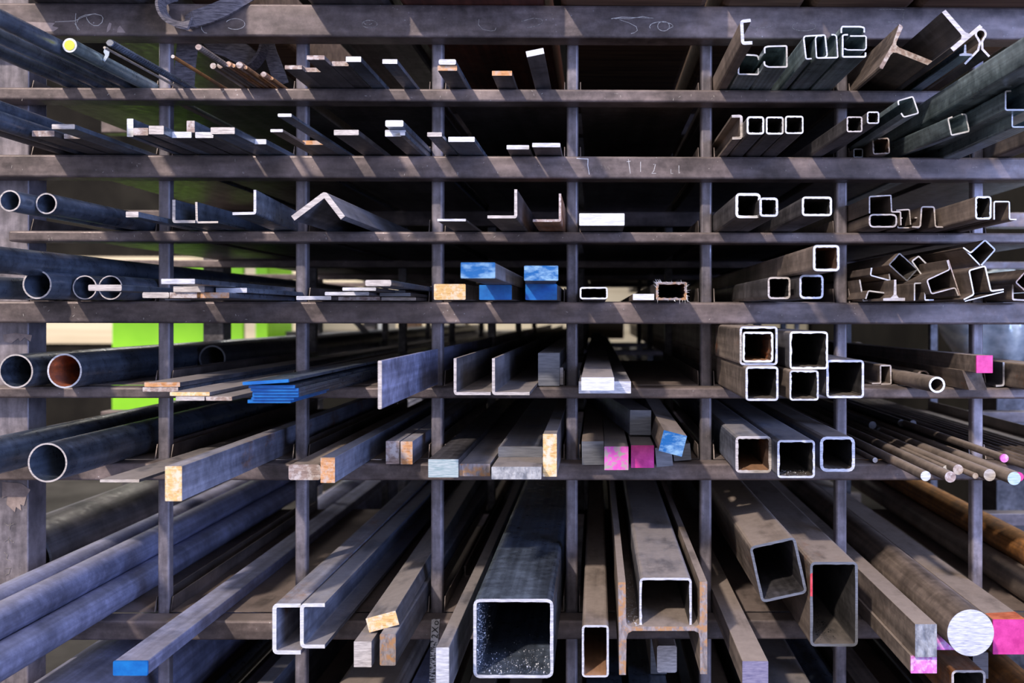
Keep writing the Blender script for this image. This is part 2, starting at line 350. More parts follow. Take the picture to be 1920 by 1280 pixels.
ROWN = {1: 'top shelf', 2: 'second shelf', 3: 'third shelf', 4: 'fourth shelf', 5: 'fifth shelf', 6: 'sixth shelf', 7: 'seventh shelf', 8: 'bottom shelf'}
BAYN = ['leftmost bay', 'second bay', 'third bay', 'fourth bay', 'fifth bay', 'sixth bay', 'seventh bay', 'rightmost bay']
CAT = dict(flat_bar='steel bar', square_bar='steel bar', round_bar='steel bar', rebar='rebar', thin_rod='steel rod', pipe='pipe', square_tube='steel tube', rectangular_tube='steel tube',
           angle_bar='angle iron', channel='steel channel', strut_channel='steel channel', tee_bar='tee bar', h_beam='steel beam', hat_profile='steel profile', clamp_profile='steel profile', steel_plate='steel plate')
ITEMS = []; LABELS = {}
def item(name, sec, row, desc, r=None, lift=0, z=False, vp=None, L=5.4, m=('mill', 'cbright'), plane=False, paint=None, plen=.004, sidepaint=None, group=True, freeze=False):
    """sec: section in px on the end face. r = D/(D+Y) of the end; without r the end is put where the section's lowest
    point rests on the shelf. lift: metres above the shelf. z=True keeps the height seen in the photo. plane=True: the
    section is given where the bar crosses the rack front and it runs on towards the viewer up to r."""
    o, inn = sec['o'], sec['i']
    low = max(o, key=lambda p: p[1] if SH[row] < 0 else p[1]); zs = SH[row] + lift
    if plane:
        Y0 = 0.0
    elif r is None:
        Y0 = at_z(low[0], low[1], zs).y
        if not (-.62 < Y0 < .6): print('ODD', name, desc, Y0); Y0 = max(-.6, min(.5, Y0))
    else: Y0 = D / r - D
    P = [at_y(x, y, Y0) for x, y in o]; Q = [at_y(x, y, Y0) for x, y in inn] if inn else None
    if not z:
        dz = zs - min(p.z for p in P); 
        if plane or r is not None or abs(dz) > 1e-4:
            if abs(dz) * 1000 > 6: print('SNAP %.1fmm' % (dz * 1000), name, desc)
            for p in P: p.z += dz
            if Q:
                for p in Q: p.z += dz
    if Y0 < .08 and not freeze:
        a, b = min(p.x for p in P), max(p.x for p in P)
        for q in POST:
            if b > q - .0125 and a < q + .0125:
                s1, s2 = (q - .0128) - b, (q + .0128) - a; s = s1 if abs(s1) < abs(s2) else s2
                if abs(s) < .014:
                    print('NUDGE %.1f' % (s * 1000), desc)
                    for p in P + (Q or []): p.x += s
    dr = Vector((0, 1, 0))
    if vp: d = ray(*vp); dr = d / d.y
    if plane:
        sh = dr * (D / r - D)
        P = [p + sh for p in P]; Q = [p + sh for p in Q] if Q else None
        Y0 = D / r - D
    area = sum(a.x * b.z - b.x * a.z for a, b in zip(P, P[1:] + P[:1]))
    if area < 0: P = P[::-1]; Q = Q[::-1] if Q else None
    n = len(P); B = [p + dr * L for p in P]; vs = P + B; fs = []; mi = []; sm = []
    for j in range(n):
        k = (j + 1) % n; fs.append((j, n + j, n + k, k)); mi.append(0); sm.append(sec['sm'])
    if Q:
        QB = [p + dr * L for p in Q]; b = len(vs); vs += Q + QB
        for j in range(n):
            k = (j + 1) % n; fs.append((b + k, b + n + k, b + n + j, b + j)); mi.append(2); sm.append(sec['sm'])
        c = len(vs); vs += P + Q
        for j in range(n):
            k = (j + 1) % n; fs.append((c + j, c + k, c + n + k, c + n + j)); mi.append(1); sm.append(False)
        c = len(vs); vs += B + QB
        for j in range(n):
            k = (j + 1) % n; fs.append((c + n + j, c + n + k, c + k, c + j)); mi.append(1); sm.append(False)
    else:
        c = len(vs); vs += P; fs.append(tuple(range(c, c + n))); mi.append(1); sm.append(False)
        c = len(vs); vs += B; fs.append(tuple(range(c + n - 1, c - 1, -1))); mi.append(1); sm.append(False)
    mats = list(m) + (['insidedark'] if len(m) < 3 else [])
    # origin at the front end, base centre
    cx = sum(p.x for p in P) / n; bz = min(p.z for p in P); org = Vector((cx, Y0, bz))
    me = bpy.data.meshes.new(name); me.from_pydata([tuple(v - org) for v in vs], [], fs); me.update()
    for p, i_, s_ in zip(me.polygons, mi, sm): p.material_index = i_; p.use_smooth = s_
    ob = link(name, me, mats, None, (org.x, org.y, org.z + H))
    xc = cx - dr.x * Y0
    bay = sum(1 for q in POST if q < xc)
    lab = desc + ', ' + ROWN[row] + ', ' + BAYN[min(bay, 7)]
    if len(lab.split()) > 16: lab = desc + ', ' + ROWN[row]
    if lab in LABELS: print('DUP LABEL', lab)
    LABELS[lab] = 1
    tag(ob, lab, CAT[name], ('%ss on the %s' % (name.replace('_', ' '), ROWN[row])) if group else None)
    if paint:
        c0 = Vector((cx, 0, sum(p.z for p in P) / n)); g = .0004
        def grow(p): q = Vector((p.x - c0.x, 0, p.z - c0.z)); l = q.length or 1; return Vector((p.x + q.x / l * g, p.y, p.z + q.z / l * g))
        A = [grow(p) - Vector((0, .0005, 0)) for p in P]; Bk = [grow(p) + dr * plen for p in P]; v2 = A + Bk
        f2 = [(j, n + j, n + (j + 1) % n, (j + 1) % n) for j in range(n)] + [tuple(range(n)), tuple(range(2 * n - 1, n - 1, -1))]
        pe = bpy.data.meshes.new('painted_end'); pe.from_pydata([tuple(v - org) for v in v2], [], f2); pe.update()
        po = link('painted_end', pe, [paint], ob)
        po['label'] = {'b': 'bright blue painted end face', 'p': 'pink painted end face', 'm': 'magenta painted end face'}.get(paint[0], 'painted end face')
    xs = [p.x for p in P]; zz = [p.z for p in P]
    ITEMS.append((row, name, desc, min(xs), max(xs), min(zz), max(zz), bool(vp), Y0, sec['sm'], ob, cx, (min(zz) + max(zz)) / 2))
    return ob
def rebar(cx, cy, d, row, desc, r=None, m=('rusty', 'crust'), L=3.2, lift=0):
    ob = item('rebar', Cs(cx, cy, d, 12), row, desc, r=r, m=m, L=L, lift=lift)
    me = ob.data; R_ = ITEMS[-1]; rad = (R_[4] - R_[3]) / 2
    vs = [(0, 0, 0)]; fs = []; n = 12; prev = None; y = 0; i = 0; vs = []
    while y < L:
        k = 1.13 if i % 3 == 1 else .94
        b = len(vs)
        for j in range(n):
            a = 2 * math.pi * j / n; kk = k
            if j in (0, 6): kk = 1.12
            yy = y + .0022 * math.sin(a)
            if i == 0: yy = 0
            vs.append((rad * kk * math.cos(a), yy, rad + rad * kk * math.sin(a)))
        if prev is not None: fs += [(prev + j, b + j, b + (j + 1) % n, prev + (j + 1) % n) for j in range(n)]
        prev = b; i += 1; y += .0026 if y < .6 else .9
    c = len(vs); vs += vs[:n]; fs.append(tuple(range(c, c + n)))
    m2 = bpy.data.meshes.new('rebar'); m2.from_pydata(vs, [], fs); m2.update()
    for x in me.materials: m2.materials.append(x)
    for p in m2.polygons: p.use_smooth = False
    m2.polygons[-1].material_index = 1
    ob.data = m2; bpy.data.meshes.remove(me); return ob
# ================================================================== TOP SHELF
for cx, dsc in ((229, 'long dark pipe running out past the left edge, nearest the first post'), (174, 'long dark pipe running out at left, middle one of three'), (121, 'long dark pipe running out at left, lowest and outermost of three')):
    item('pipe', Ps(cx, 151, 27 if cx > 200 else 24, 3), 1, dsc, plane=True, r=1.36, m=('mill', 'cbright'))
yb = item('round_bar', Cs(144, 85, 27), 1, 'grey wrapped round bar with a yellow disc on its end', m=('galv', 'cwhite'))
rebar(206, 80, 13, 1, 'dark blue grey ribbed rebar pointing up left beside the first post', m=('mill', 'cgrey'))
item('thin_rod', Cs(196, 79, 5, 10), 1, 'thin bright rod lying along the dark rebar', r=1.165, m=('cpale', 'cpale'))
item('thin_rod', Cs(324, 106, 7, 12), 1, 'thin rusty rod with a pale tip, alone right of the first post', m=('orange', 'cpale'), L=3)
rebar(372, 88, 11.5, 1, 'ribbed rebar with pale tip, longest and highest in front of the sling', m=('brown', 'cbrown'))
item('round_bar', Cs(399.5, 123.5, 11.5, 16), 1, 'rusty red ended round bar, leftmost of the short rusty rods', m=('brown', 'cbrown'), L=3)
item('round_bar', Cs(413, 122.5, 11.5, 16), 1, 'rusty round bar, second from left among the short rods', m=('brown', 'cbrown'), L=3)
rebar(428, 120, 11, 1, 'rusty ribbed rebar between plain brown rods')
item('thin_rod', Cs(437.5, 120.5, 7.5, 12), 1, 'thin rod with bright orange end beside rusty rebar', m=('orange', 'crust'), L=3, r=1.085)
rebar(448.5, 121.5, 13, 1, 'thick ribbed rebar with grey pink cut end', m=('rusty', 'cbrown'))
item('thin_rod', Cs(460.5, 126.5, 7, 12), 1, 'thin orange rod right of the thick rebar', m=('orange', 'crust'), L=3)
rebar(494, 139, 10.5, 1, 'short stubby rebar with rough torn end near the second post', m=('rusty', 'cbrown'))
item('thin_rod', Cs(509.5, 147, 6.5, 12), 1, 'thin orange rod, rightmost rod before the second post', m=('orange', 'crust'), L=3)
for a, dsc, mm in (((534, 122.5, 566, 130), 'narrow flat bar with brown end, lowest left, crossing the second post', ('dark', 'cbrown')),
                   ((575, 104, 608.5, 112), 'flat bar with grey brown end, highest of the left five', ('dark', 'cbrown')),
                   ((572, 127, 602, 135), 'flat bar with mottled tan end below the highest one', ('dark', 'cbrown')),
                   ((622, 115, 653.5, 124), 'flat bar with mottled brown end left of the white ended one', ('dark', 'cbrown')),
                   ((648.5, 106, 677, 116), 'flat bar with bright white end and blue side', ('mill', 'cwhite')),
                   ((717, 111, 745, 119.5), 'lone flat bar with stained grey white end', ('mill', 'cbright'))):
    item('flat_bar', Rs(*a), 1, dsc, m=mm)
item('flat_bar', Rs(820.5, 128, 857, 137.5), 1, 'flat bar with orange speckled end under a white one', m=('dark', 'crust'), r=1.075)
item('flat_bar', Rs(822.5, 117, 855, 127, cr=3), 1, 'rounded flat bar with white end lying on a rusty one', m=('mill', 'cbright'), r=1.078, lift=.0092)
item('flat_bar', Rs(922.5, 133, 960, 142), 1, 'lone flat bar with rusty speckled end', m=('dark', 'crust'))
item('flat_bar', Rs(986.5, 93, 1020, 104, rot=11.5, cr=.5), 1, 'tilted flat bar with bright white end, standing highest', m=('dark', 'cwhite'), r=1.135, vp=(1118, 596), z=True, L=2)
# right side, bay six and seven
item('channel', Gs([(1397, 38), (1380, 40), (1382, 81), (1400, 80)], 6, 4), 1, 'heavy channel standing upright with pale brown web, first after the post', m=('brown', 'cbright'))
item('strut_channel', Gs([(1423, 112), (1421, 105), (1415, 103.5), (1386, 102), (1384.5, 139), (1422, 139.5), (1422.5, 128)], 3, 3), 1, 'galvanised slotted channel open to the right, lowest one', m=('galv', 'cbright', 'galv'))
item('strut_channel', Gs([(1434, 100), (1433.5, 89), (1440, 87), (1475, 86), (1475.5, 125.5), (1440, 125.5), (1433.5, 122), (1433, 115)], 3, 3), 1, 'galvanised channel with its slot facing left', m=('galv', 'cbright', 'galv'))
item('strut_channel', Gs([(1522, 106), (1511.5, 107), (1507, 68), (1509, 64), (1547, 62), (1551, 100), (1547, 104), (1540, 104.5)], 2.7, 3), 1, 'galvanised channel hooked into its right neighbour, slot facing down', m=('galv', 'cbright', 'galv'), r=1.13)
item('strut_channel', Gs([(1541, 67.5), (1532, 67), (1529, 72), (1531, 108.5), (1571, 108), (1568.5, 68), (1565, 65), (1559, 65)], 2.7, 3), 1, 'galvanised channel with slot facing up, hooked with its neighbour', m=('galv', 'cbright', 'galv'))
item('strut_channel', Gs([(1580, 71), (1580, 106.5), (1622.5, 106.5), (1623, 98.5)][::-1] + [(1580, 66.5), (1583.5, 65.2), (1590, 65.2)], 3, 2.5), 1, 'galvanised channel, lower one of an interlocked pair', m=('galv', 'cbright', 'galv'))
item('strut_channel', Gs([(1620.5, 61), (1620.5, 52), (1613, 50), (1579, 50), (1577.5, 54), (1577.5, 62)], 3, 2.5), 1, 'galvanised channel stacked over another, nearest the top beam', m=('galv', 'cbright', 'galv'), r=1.137, z=True)
item('strut_channel', Gs([(1583, 91), (1589, 93.6), (1621.5, 93.6), (1624, 90), (1624, 69), (1622, 67.5), (1594, 67.5)], 2.4, 2), 1, 'galvanised channel laid between the stacked pair', m=('galv', 'cbright', 'galv'), r=1.14, z=True)
item('tee_bar', PG([(1672.5, 45), (1678, 48.5), (1679, 52), (1667, 79), (1666.5, 84), (1672, 89), (1734, 114), (1729.5, 123.5), (1668, 99), (1661, 98.5), (1656, 103), (1641.5, 129), (1636, 128), (1635.5, 124), (1655, 90), (1659, 83)]), 1, 'rusty brown tee bar tipped on its side, stem pointing right', m=('brown', 'cbrown'))
item('tee_bar', PG([(1766, 23), (1773, 18.5), (1806, 56), (1811, 61), (1817, 63), (1837, 46), (1842.5, 51), (1788, 96.5), (1782, 90), (1802, 73), (1803, 67), (1800, 62)]), 1, 'tipped tee bar with bright end, its stem reaching highest', m=('dark', 'cpale'))
item('tee_bar', PG([(1808.5, 82), (1811.5, 82), (1812, 98), (1822.5, 99.5), (1822.5, 103), (1799, 103), (1799, 100), (1807, 97.5)]), 1, 'small tee bar with grey end under the big tipped one', m=('galv', 'cpale'), r=1.15)
om = []
for a in range(-50, 231, 20): om.append((1839 + 9.3 * math.cos(math.radians(a)), 64 - 9.3 * math.sin(math.radians(a))))
item('clamp_profile', Gs([(1855, 106), (1842, 92), (1841.5, 78)] + om + [(1837.5, 80), (1834, 94), (1809, 120)], 4, 0), 1, 'pipe shaped clamp profile with a round loop and two spread legs', m=('brown', 'cpale'))
# ================================================================== SECOND SHELF
item('pipe', Ps(109, 271, 32, 3), 2, 'dark pipe under a stacked one, outermost at the left', plane=True, r=1.3, m=('dark', 'cbright'))
item('pipe', Ps(141, 271, 31, 3), 2, 'blue grey pipe with faint yellow marking running out at left', plane=True, r=1.3, m=('mill', 'cbright'))
item('pipe', Ps(125, 246, 26, 3), 2, 'dark pipe stacked on two pipes, running out at left', plane=True, r=1.3, lift=.0275, m=('mill', 'cbright'))
for a, dsc, mm, kw in (((60, 245, 102, 256), 'flat bar with rusty end, furthest out at left', ('dark', 'cbrown'), {}),
                       ((120, 251, 156, 260), 'flat bar with pink brown end half hidden behind another', ('dark', 'cbrown'), {}),
                       ((109, 233, 152, 242), 'wide flat bar with grey end and blue side, first post bay edge', ('mill', 'cpale'), {}),
                       ((238, 221, 250, 255), 'flat bar standing on edge with white end left of the first post', ('mill', 'cwhite'), {'r': 1.106}),
                       ((250, 238, 278, 252), 'thick flat bar with pinkish end right against the upright white one', ('dark', 'cbrown'), {'r': 1.115}),
                       ((279, 234, 307, 250), 'thick flat bar with grey white end beside the first post', ('mill', 'cpale'), {'r': 1.122}),
                       ((320, 246, 359, 257.5), 'flat bar with clean white end, right of the first post', ('dark', 'cwhite'), {'r': 1.10}),
                       ((366, 247, 400, 258), 'flat bar with streaky white end under a wider grey one', ('dark', 'cbright'), {'r': 1.10}),
                       ((395, 236.5, 440, 249), 'wide flat bar with grey end and bright blue side', ('mill', 'cpale'), {'r': 1.125}),
                       ((478, 263, 511, 272.5), 'small flat bar with very white end left of the second post', ('mill', 'cwhite'), {'r': 1.062}),
                       ((507, 242.5, 530.5, 248), 'thin flat bar with white end crossing the second post', ('brown', 'cbright'), {'r': 1.138}),
                       ((521, 213, 546.5, 219), 'long thin flat bar reaching furthest up left over the post', ('mill', 'cbright'), {}),
                       ((567, 263.5, 609, 271.5), 'flat bar with rusty orange end below the long one', ('dark', 'crust'), {}),
                       ((626, 243.5, 672.5, 253.5), 'wide lone flat bar with pale end, middle of the bay', ('dark', 'cpale'), {}),
                       ((722, 242.5, 761, 255), 'thick flat bar with white end under a stacked one', ('dark', 'cbright'), {'r': 1.113}),
                       ((801, 248, 828.5, 256), 'flat bar with dented grey end crossing the third post', ('mill', 'cpale'), {}),
                       ((840.5, 256.5, 890, 266), 'wide flat bar with white end right of the third post', ('mill', 'cwhite'), {}),
                       ((950, 272, 992, 280), 'short dark flat bar with bright saw cut end', ('dark', 'cbright'), {}),
                       ((998, 268, 1050.5, 276), 'wide dark flat bar with bright edge left of the fourth post', ('dark', 'cbright'), {})):
    item('flat_bar', Rs(*a, cr=1.2), 2, dsc, m=mm, **kw)
item('flat_bar', Rs(350, 224, 365, 246), 2, 'flat bar on edge with rusty brown end, standing on others', m=('mill', 'cbrown'), r=1.095, lift=.0107)
item('flat_bar', Rs(736, 222, 770, 234, cr=2.5), 2, 'flat bar with rounded white end lying on another', m=('mill', 'cwhite'), r=1.13, lift=.0118)
item('flat_bar', Rs(763.5, 245, 773, 253), 2, 'narrow bar with small white end against the third post', m=('mill', 'cbright'), r=1.12)
item('channel', Gs([(1372, 218), (1390, 217.5), (1390, 258.5), (1373, 259)], 5, 4), 2, 'rusty brown channel open to the left, first after the fifth post', m=('brown', 'cpale'))
item('square_tube', Ts(1400, 218, 1433, 252, 3.6), 2, 'square tube with bright rim, left of three alike', m=('dark', 'cwhite'))
item('square_tube', Ts(1436, 218.5, 1469.5, 252, 3.2), 2, 'square tube with bright rim, middle of three alike', m=('dark', 'cwhite'))
item('square_tube', Ts(1472, 217, 1506.5, 251, 3), 2, 'square tube with thin bright rim, right of three alike', m=('dark', 'cwhite'))
item('square_tube', Ts(1587.5, 215, 1617, 244.5, 2.6), 2, 'square tube with brownish rim, left of the small square one', m=('dark', 'cpale'), vp=(1060, 590), r=1.15)
item('square_tube', Ts(1636, 209, 1659, 232, 2.6), 2, 'smallest square tube with bluish white rim, raised', m=('dark', 'cbright'), r=1.15, z=True)
item('square_tube', Ts(1636, 255.5, 1668, 286, 2.6, rot=3), 2, 'rusty square tube set back low beside the sixth post', m=('brown', 'cbrown', 'insiderust'), r=1.01)
item('rectangular_tube', Ts(1594, 271, 1612, 288, 2), 2, 'small dark tube end hidden low beside a rusty square tube', m=('brown', 'cgrey'), r=.99)
item('strut_channel', Gs([(1684.5, 197), (1683, 189), (1711, 181), (1721.5, 212), (1694, 219.5), (1689, 212)], 2.6, 3), 2, 'galvanised channel turned slightly, slot facing left', m=('galv', 'cwhite', 'galv'), r=1.16, z=True)
item('strut_channel', Gs([(1786, 219), (1777.5, 222), (1784, 253.5), (1817, 246), (1811, 214.5), (1803, 214)], 2.8, 3), 2, 'galvanised channel with bright rim and slot facing up, nearest the viewer', m=('galv', 'cwhite', 'galv'), r=1.13, z=True, vp=(1035, 545), L=1.3)
item('strut_channel', Gs([(1896, 170.5), (1885.5, 171), (1885.5, 206), (1926, 206), (1926, 171), (1915, 170.5)], 3, 3), 2, 'galvanised channel cut off by the right picture edge, slot up', m=('galv', 'cwhite', 'galv'), r=1.22, z=True)
item('strut_channel', Gs([(1898, 212), (1898, 238), (1936, 238), (1936, 220)], 2.2, 3), 2, 'dark galvanised channel low at the right picture edge', m=('galv', 'cbright', 'galv'), r=1.2, z=True)
item('strut_channel', Gs([(1737, 199), (1716, 199), (1716, 238), (1760, 238), (1760, 199), (1750, 199)], 2.5, 3), 2, 'long galvanised channel running out at right, topmost of the bundle', plane=True, r=1.42, m=('galv', 'cwhite', 'galv'), lift=.051)
item('strut_channel', Gs([(1768, 205), (1768, 243), (1802, 243), (1802, 205)], 2.5, 2), 2, 'long galvanised channel running out at right, outer one', plane=True, r=1.40, m=('galv', 'cwhite', 'galv'), lift=.040)
item('rectangular_tube', Ts(1778, 272, 1798, 284.5, 1.6), 2, 'dark narrow tube end lying low under the galvanised bundle', m=('dark', 'cgrey'), r=1.01)
item('square_tube', Ts(1865, 255, 1900, 288, 3), 2, 'brown square tube running out at right behind the last post', plane=True, r=1.3, m=('brown', 'cbright'))
# ================================================================== THIRD SHELF
item('pipe', Ps(18.5, 378, 40, 2.6), 3, 'dark pipe with thin bright rim cut by the left picture edge', m=('mill', 'cpale', 'mill'), r=1.2155)
item('pipe', Ps(87, 384, 39.5, 2.6), 3, 'dark pipe with pinkish rim, second from the left', m=('mill', 'cpale', 'mill'), r=1.185)
item('flat_bar', Rs(236, 402, 259.5, 412.5), 3, 'flat bar with cream end lying over the big pipes, crossing the first post', m=('mill', 'cpale'), r=1.15)
item('angle_bar', Gs([(326, 377), (326, 418), (366, 418)], 5.5, 2.5), 3, 'angle iron with pale edge just right of the first post', m=('mill', 'cpale'), r=1.083)
item('angle_bar', Gs([(368, 381), (369, 419), (409, 418.5)], 4, 2.5), 3, 'angle iron with thin edge, second from the first post', m=('mill', 'cpale'), r=1.08)
item('angle_bar', Gs([(478, 356), (478, 399.5), (436, 400.5)], 5, 3), 3, 'angle iron turned the other way, raised left of the second post', m=('mill', 'cbright'), vp=(925, 590), L=1.6)
item('angle_bar', Gs([(549, 411), (609, 366), (643, 410)], 10.5, 4), 3, 'large angle iron set like a roof with broad pale edge', m=('dusty', 'cpale'), r=1.115)
item('flat_bar', Rs(820, 410.5, 873.5, 415), 3, 'thin flat bar with white edge right of the third post', m=('dark', 'cbright'), r=1.112)
item('angle_bar', Gs([(967, 355), (967, 406.5), (914, 406.5)], 5.5, 3), 3, 'dark angle iron with upright leg and cream edge', m=('dark', 'cpale'))
item('angle_bar', Gs([(1050, 364), (1050, 414.5), (999, 414.5)], 4.5, 3), 3, 'reddish angle iron next to the fourth post', m=('rusty', 'cbrown'), r=1.108)
item('flat_bar', Rs(1086, 400, 1171, 423, cr=1.5), 3, 'thick wide bar with pale greenish saw cut end', m=('dark', 'cwhite'))
item('square_tube', Ts(1374, 362, 1421.5, 409, 5), 3, 'large square tube with thick white rim', m=('dark', 'cwhite'), r=1.158)
item('square_tube', Ts(1424, 369, 1459, 405, 4.2), 3, 'smaller square tube touching the large one', m=('dark', 'cbright'), r=1.175)
item('rectangular_tube', Ts(1503.5, 368, 1560, 404.5, 4), 3, 'rectangular tube with bright rim left of the sixth post', m=('dark', 'cwhite'), r=1.185)
item('rectangular_tube', Ts(1624, 400.5, 1677, 426, 3, cr=8), 3, 'low rectangular tube with rounded corners under a folded profile', m=('brown', 'cpale'), r=1.05)
item('hat_profile', Gs([(1621, 400), (1621, 368.5), (1661, 366), (1662.5, 397), (1679, 397), (1680, 422)], 2.6, 2), 3, 'folded profile resting on a rounded tube', m=('brown', 'cpale'), r=1.05, z=True)
item('hat_profile', Gs([(1680.5, 394), (1705, 392.5), (1707.5, 421)], 2.4, 3), 3, 'small bent profile covering a little lipped channel', m=('brown', 'cpale'), r=1.035, z=True)
item('strut_channel', Gs([(1692, 405.5), (1683.5, 406.5), (1683.5, 424), (1723.5, 424), (1723.5, 405), (1715, 405.3)], 2.4, 2), 3, 'little lipped channel with open top', m=('brown', 'cpale'), r=1.04)
item('hat_profile', Gs([(1710, 428), (1725.5, 428), (1728, 390.5), (1751.5, 390.5), (1754, 428), (1768.5, 428)], 2.8, 4), 3, 'hat profile standing with both feet down, middle of the bay', m=('brown', 'cpale'), r=1.05)
item('rectangular_tube', Ts(1828.5, 380, 1859, 423.5, 3.4, burr=.8), 3, 'upright rectangular tube with ragged rim before the seventh post', m=('brown', 'cbright'), r=1.15)
item('hat_profile', Gs([(1864, 428), (1864, 394.5), (1892.5, 394.5), (1893, 428), (1906, 428)], 2.4, 3), 3, 'hat profile beside an upright ragged tube', m=('brown', 'cbright'), r=1.142)
item('flat_bar', Rs(1700, 428, 1790, 431.5), 3, 'thin dark packing strip under the folded profiles', m=('brown', 'cbrown'), r=1.0) if False else None
# ================================================================== FOURTH SHELF
item('pipe', Ps(72, 545, 40, 3), 4, 'dark scaly pipe running out low at left', plane=True, r=1.16, m=('mill', 'cpale'))
item('pipe', Ps(54, 540, 44, 2.4), 4, 'thin walled pipe mostly hidden behind a larger one', m=('mill', 'cpale', 'mill'), r=1.03)
item('pipe', Ps(69.5, 528, 54.5, 3), 4, 'largest pipe end with thin grey rim', m=('mill', 'cpale', 'mill'), r=1.09)
item('pipe', Ps(159, 533, 45.5, 2.2), 4, 'thin walled pipe left of the one under a flat bar', m=('mill', 'cpale', 'mill'), r=1.052)
item('pipe', Ps(207.5, 531, 45.5, 2.2), 4, 'thin walled pipe behind the flat bar, nearest the first post', m=('mill', 'cpale', 'mill'), r=1.047)
item('pipe', Ps(150, 505, 44, 3), 4, 'scaly pipe lying on top of the others, running out at left', plane=True, r=1.2, m=('mill', 'cpale'), lift=.0395)
item('flat_bar', Rs(309, 549, 358, 560), 4, 'short dark bar carrying the outermost flat bar', m=('dark', 'cgrey'), r=1.02)
item('flat_bar', Rs(165.5, 535.5, 228, 547, cr=2.5), 4, 'flat bar with cream end lying in front of the pipe ends', m=('mill', 'cpale'), r=1.19, lift=.0108) 
fl = [((267, 549.5, 317, 560, 2.5), 'flat bar with rounded pale end, bottom left of the pile', ('dark', 'cpale'), 1.18, 0),
      ((318, 550, 376, 560.5, 1), 'flat bar with brown stained end, bottom middle of the pile', ('dark', 'cbrown'), 1.18, 0),
      ((380.5, 550, 441, 560.5, 1.5), 'flat bar with orange stained end, bottom right of the pile', ('mill', 'crust'), 1.18, 0),
      ((325, 539, 383.5, 549.5, 1), 'flat bar with grey end in the middle layer', ('dark', 'cpale'), 1.183, 1),
      ((404.7, 541, 463, 550, 1), 'flat bar with bluish white end and orange spot, middle layer', ('mill', 'cbright'), 1.155, 1),
      ((309, 526.5, 372, 536, 1), 'flat bar with white end, topmost of the pile by the first post', ('mill', 'cbright'), 1.29, 2)]
for a, dsc, mm, rr, lv in fl: item('flat_bar', Rs(*a[:4], cr=a[4]), 4, dsc, m=mm, r=rr, lift=lv * .0089 + (.0004 if lv else 0))
fl = [((555.6, 556, 621, 563, 1), 'thin flat bar with white end, bottom left of the stack', ('dark', 'cbright'), 1.062, 0),
      ((634, 557, 712, 563.5, 1), 'thin flat bar with tan end, bottom middle of the stack', ('brown', 'cbrown'), 1.035, 0),
      ((715, 558, 780, 564, 1), 'thin flat bar with pale grey end, bottom right of the stack', ('dark', 'cpale'), 1.03, 0),
      ((609, 549, 692, 555.5, 1.5), 'thin flat bar with dented white end on the second layer', ('dark', 'cbright'), 1.10, .0067),
      ((712, 551, 770, 557, 1), 'thin flat bar with dark end on the second layer', ('dark', 'cgrey'), 1.065, .0067),
      ((642, 543, 705, 549, 1), 'thin flat bar with bright end on the third layer', ('dark', 'cbright'), 1.15, .0130),
      ((691, 529, 739.5, 540.5, 3), 'thick flat bar with rounded grey end, topmost of the stack', ('mill', 'cpale'), 1.20, .0187)]
for a, dsc, mm, rr, lf in fl: item('flat_bar', Rs(*a[:4], cr=a[4]), 4, dsc, m=mm, r=rr, lift=lf)
item('flat_bar', Rs(706, 546, 760, 551, cr=1), 4, 'thin dark flat bar packed under the topmost one', m=('dark', 'cgrey'), r=1.05, lift=.0128)
item('flat_bar', Rs(813.5, 533.5, 873, 563, cr=2), 4, 'thick flat bar with orange rusty end right of the third post', m=('dark', 'cyellow'), r=1.085)
item('flat_bar', Rs(899, 535, 959, 562.5, cr=1.5), 4, 'thick flat bar with glossy blue painted end in the lower row', m=('dark', 'blue'), r=1.09, paint='blue', plen=.002)
item('flat_bar', Rs(985.5, 534, 1044, 563.5, cr=1.5), 4, 'thick flat bar with blue painted end under another, by the fourth post', m=('dark', 'blue'), r=1.09, paint='blue', plen=.002)
item('flat_bar', Rs(864.5, 492.5, 928, 521.5, cr=1.5), 4, 'thick flat bar with scratched blue end lying across two lower bars', m=('dusty', 'blueworn'), r=1.33, lift=.0258, paint='blueworn', plen=.002)
item('flat_bar', Rs(993, 500, 1056, 527.5, cr=1.5), 4, 'thick flat bar with scratched blue end stacked beside the fourth post', m=('dusty', 'blueworn'), r=1.21, lift=.0274, paint='blueworn', plen=.002, vp=(1000, 590), L=1.1)
item('rectangular_tube', Ts(1087, 539.5, 1139.5, 562.5, 3, cr=5), 4, 'low rectangular tube with rounded white rim', m=('dark', 'cwhite'), r=1.14)
item('flat_bar', Rs(1186.7, 552, 1226.5, 563.5), 4, 'small bar with bright white end beside a frayed tube', m=('brown', 'cwhite'), r=1.09)
fray = item('rectangular_tube', Ts(1230, 529.5, 1288, 563.5, 4.5, cr=3, burr=1.2), 4, 'rectangular tube with frayed wire like burrs around its rim', m=('dark', 'crough', 'insiderust'), r=1.09)
item('square_tube', Ts(1439.5, 520, 1482, 561.5, 3.6, cr=7), 4, 'square tube with brownish rounded rim, lower left', m=('dark', 'cpale'), r=1.18)
item('square_tube', Ts(1499, 515.5, 1544, 560.5, 3.8, cr=8), 4, 'square tube with bluish rounded rim, lower right', m=('dark', 'cbright'), r=1.2)
item('square_tube', Ts(1524.5, 459.5, 1574, 508.5, 4.4), 4, 'large square tube with rusty inside lying on two others', m=('brown', 'cwhite', 'insiderust'), r=1.30, lift=.0380)
item('angle_bar', Gs([(1610, 523), (1617, 563), (1670, 554.5), (1665.5, 512)], 2.6, 1.5), 4, 'folded three sided profile, lowest left of the tangled pile', m=('brown', 'cbright'), r=1.012)
